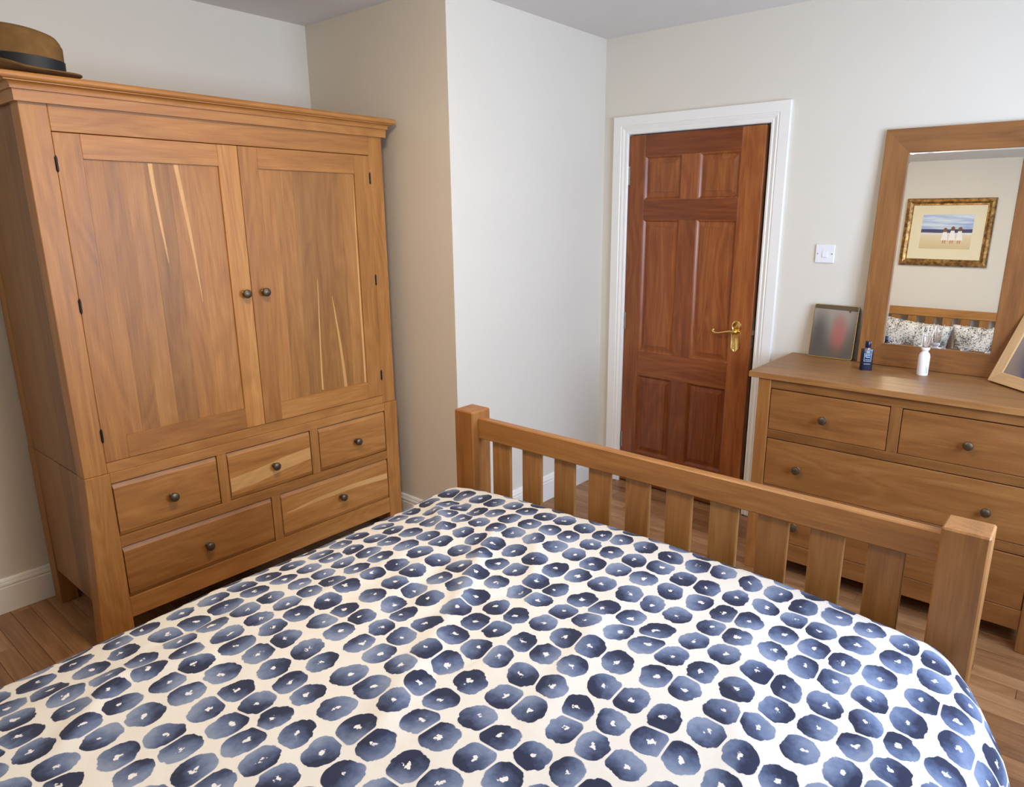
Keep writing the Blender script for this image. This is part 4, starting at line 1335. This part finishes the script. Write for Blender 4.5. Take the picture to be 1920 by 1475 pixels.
# painting: local x runs to the left in the room, so the mirror shows it the right way round for this camera
ax0, ax1, az0, az1 = 0.148, 0.548, 0.152, 0.450
PAINTM, nt, b = newmat('beach_painting')
tc = N(nt, 'ShaderNodeTexCoord')
sp = N(nt, 'ShaderNodeSeparateXYZ'); L(nt, tc.outputs['Object'], sp.inputs[0])
mpn = N(nt, 'ShaderNodeMapping'); mpn.inputs['Scale'].default_value = (4, 4, 40); L(nt, tc.outputs['Object'], mpn.inputs['Vector'])
pn = N(nt, 'ShaderNodeTexNoise', i_Scale=1.0, i_Detail=3); L(nt, mpn.outputs[0], pn.inputs['Vector'])
hgt = mth(nt, 'ADD', mth(nt, 'DIVIDE', mth(nt, 'SUBTRACT', sp.outputs['Z'], az0), az1 - az0), mth(nt, 'MULTIPLY', mth(nt, 'SUBTRACT', pn.outputs['Fac'], 0.5), 0.05))
sky = ramp(nt, pn.outputs['Fac'], [(0.35, srgb(150, 172, 214)), (0.6, srgb(206, 218, 230))])
land = ramp(nt, hgt, [(0.0, srgb(206, 184, 140)), (0.25, srgb(214, 198, 160)), (0.42, srgb(220, 208, 178)), (0.45, srgb(230, 232, 232)), (0.475, srgb(120, 130, 160)), (0.49, srgb(62, 60, 96)), (0.575, srgb(60, 62, 100)), (0.585, srgb(206, 218, 230))])
fac = smooth(nt, hgt, 0.58, 0.59)
L(nt, mixc(nt, fac, land, sky), b.inputs['Base Color'])
b.inputs['Roughness'].default_value = 0.6
box('painting', ax0, ax1, -0.0135, -0.0115, az0, az1, PAINTM, pic, local=True, bev=0)
WHITEP = plain('white_oil_paint', srgb(236, 232, 230), rough=0.6, var=0.04, vscale=60)
HAIRP = plain('brown_oil_paint', srgb(120, 72, 36), rough=0.6, var=0.2, vscale=60)
SKINP = plain('pink_oil_paint', srgb(196, 120, 96), rough=0.6, var=0.1, vscale=60)
def daub(name, poly, mat):
    bm = bmesh.new()
    bm_prism(bm, poly, lambda q: (q[0], -0.0148, q[1]), lambda q: (q[0], -0.0134, q[1]))
    finish(name, bm, mat, pic, local=True)
for fx, hs in ((0.355, 0.95), (0.297, 1.08), (0.240, 1.04)):
    zb = az0 + 0.075
    daub('painted_dress', [(fx - 0.028, zb), (fx + 0.026, zb - 0.002), (fx + 0.020, zb + 0.05 * hs), (fx + 0.014, zb + 0.078 * hs), (fx - 0.012, zb + 0.080 * hs), (fx - 0.022, zb + 0.04 * hs)], WHITEP)
    daub('painted_hair', [(fx + 0.016 * math.cos(a * math.pi / 5), zb + 0.094 * hs + 0.020 * math.sin(a * math.pi / 5)) for a in range(10)], HAIRP)
    daub('painted_legs', [(fx - 0.012, zb - 0.028), (fx - 0.005, zb - 0.028), (fx - 0.004, zb), (fx - 0.013, zb)], SKINP)
    daub('painted_legs', [(fx + 0.004, zb - 0.028), (fx + 0.011, zb - 0.028), (fx + 0.012, zb), (fx + 0.003, zb)], SKINP)

# bookkeeping properties used while building are not needed any more
for o in bpy.data.objects:
    if '_base' in o:
        del o['_base']
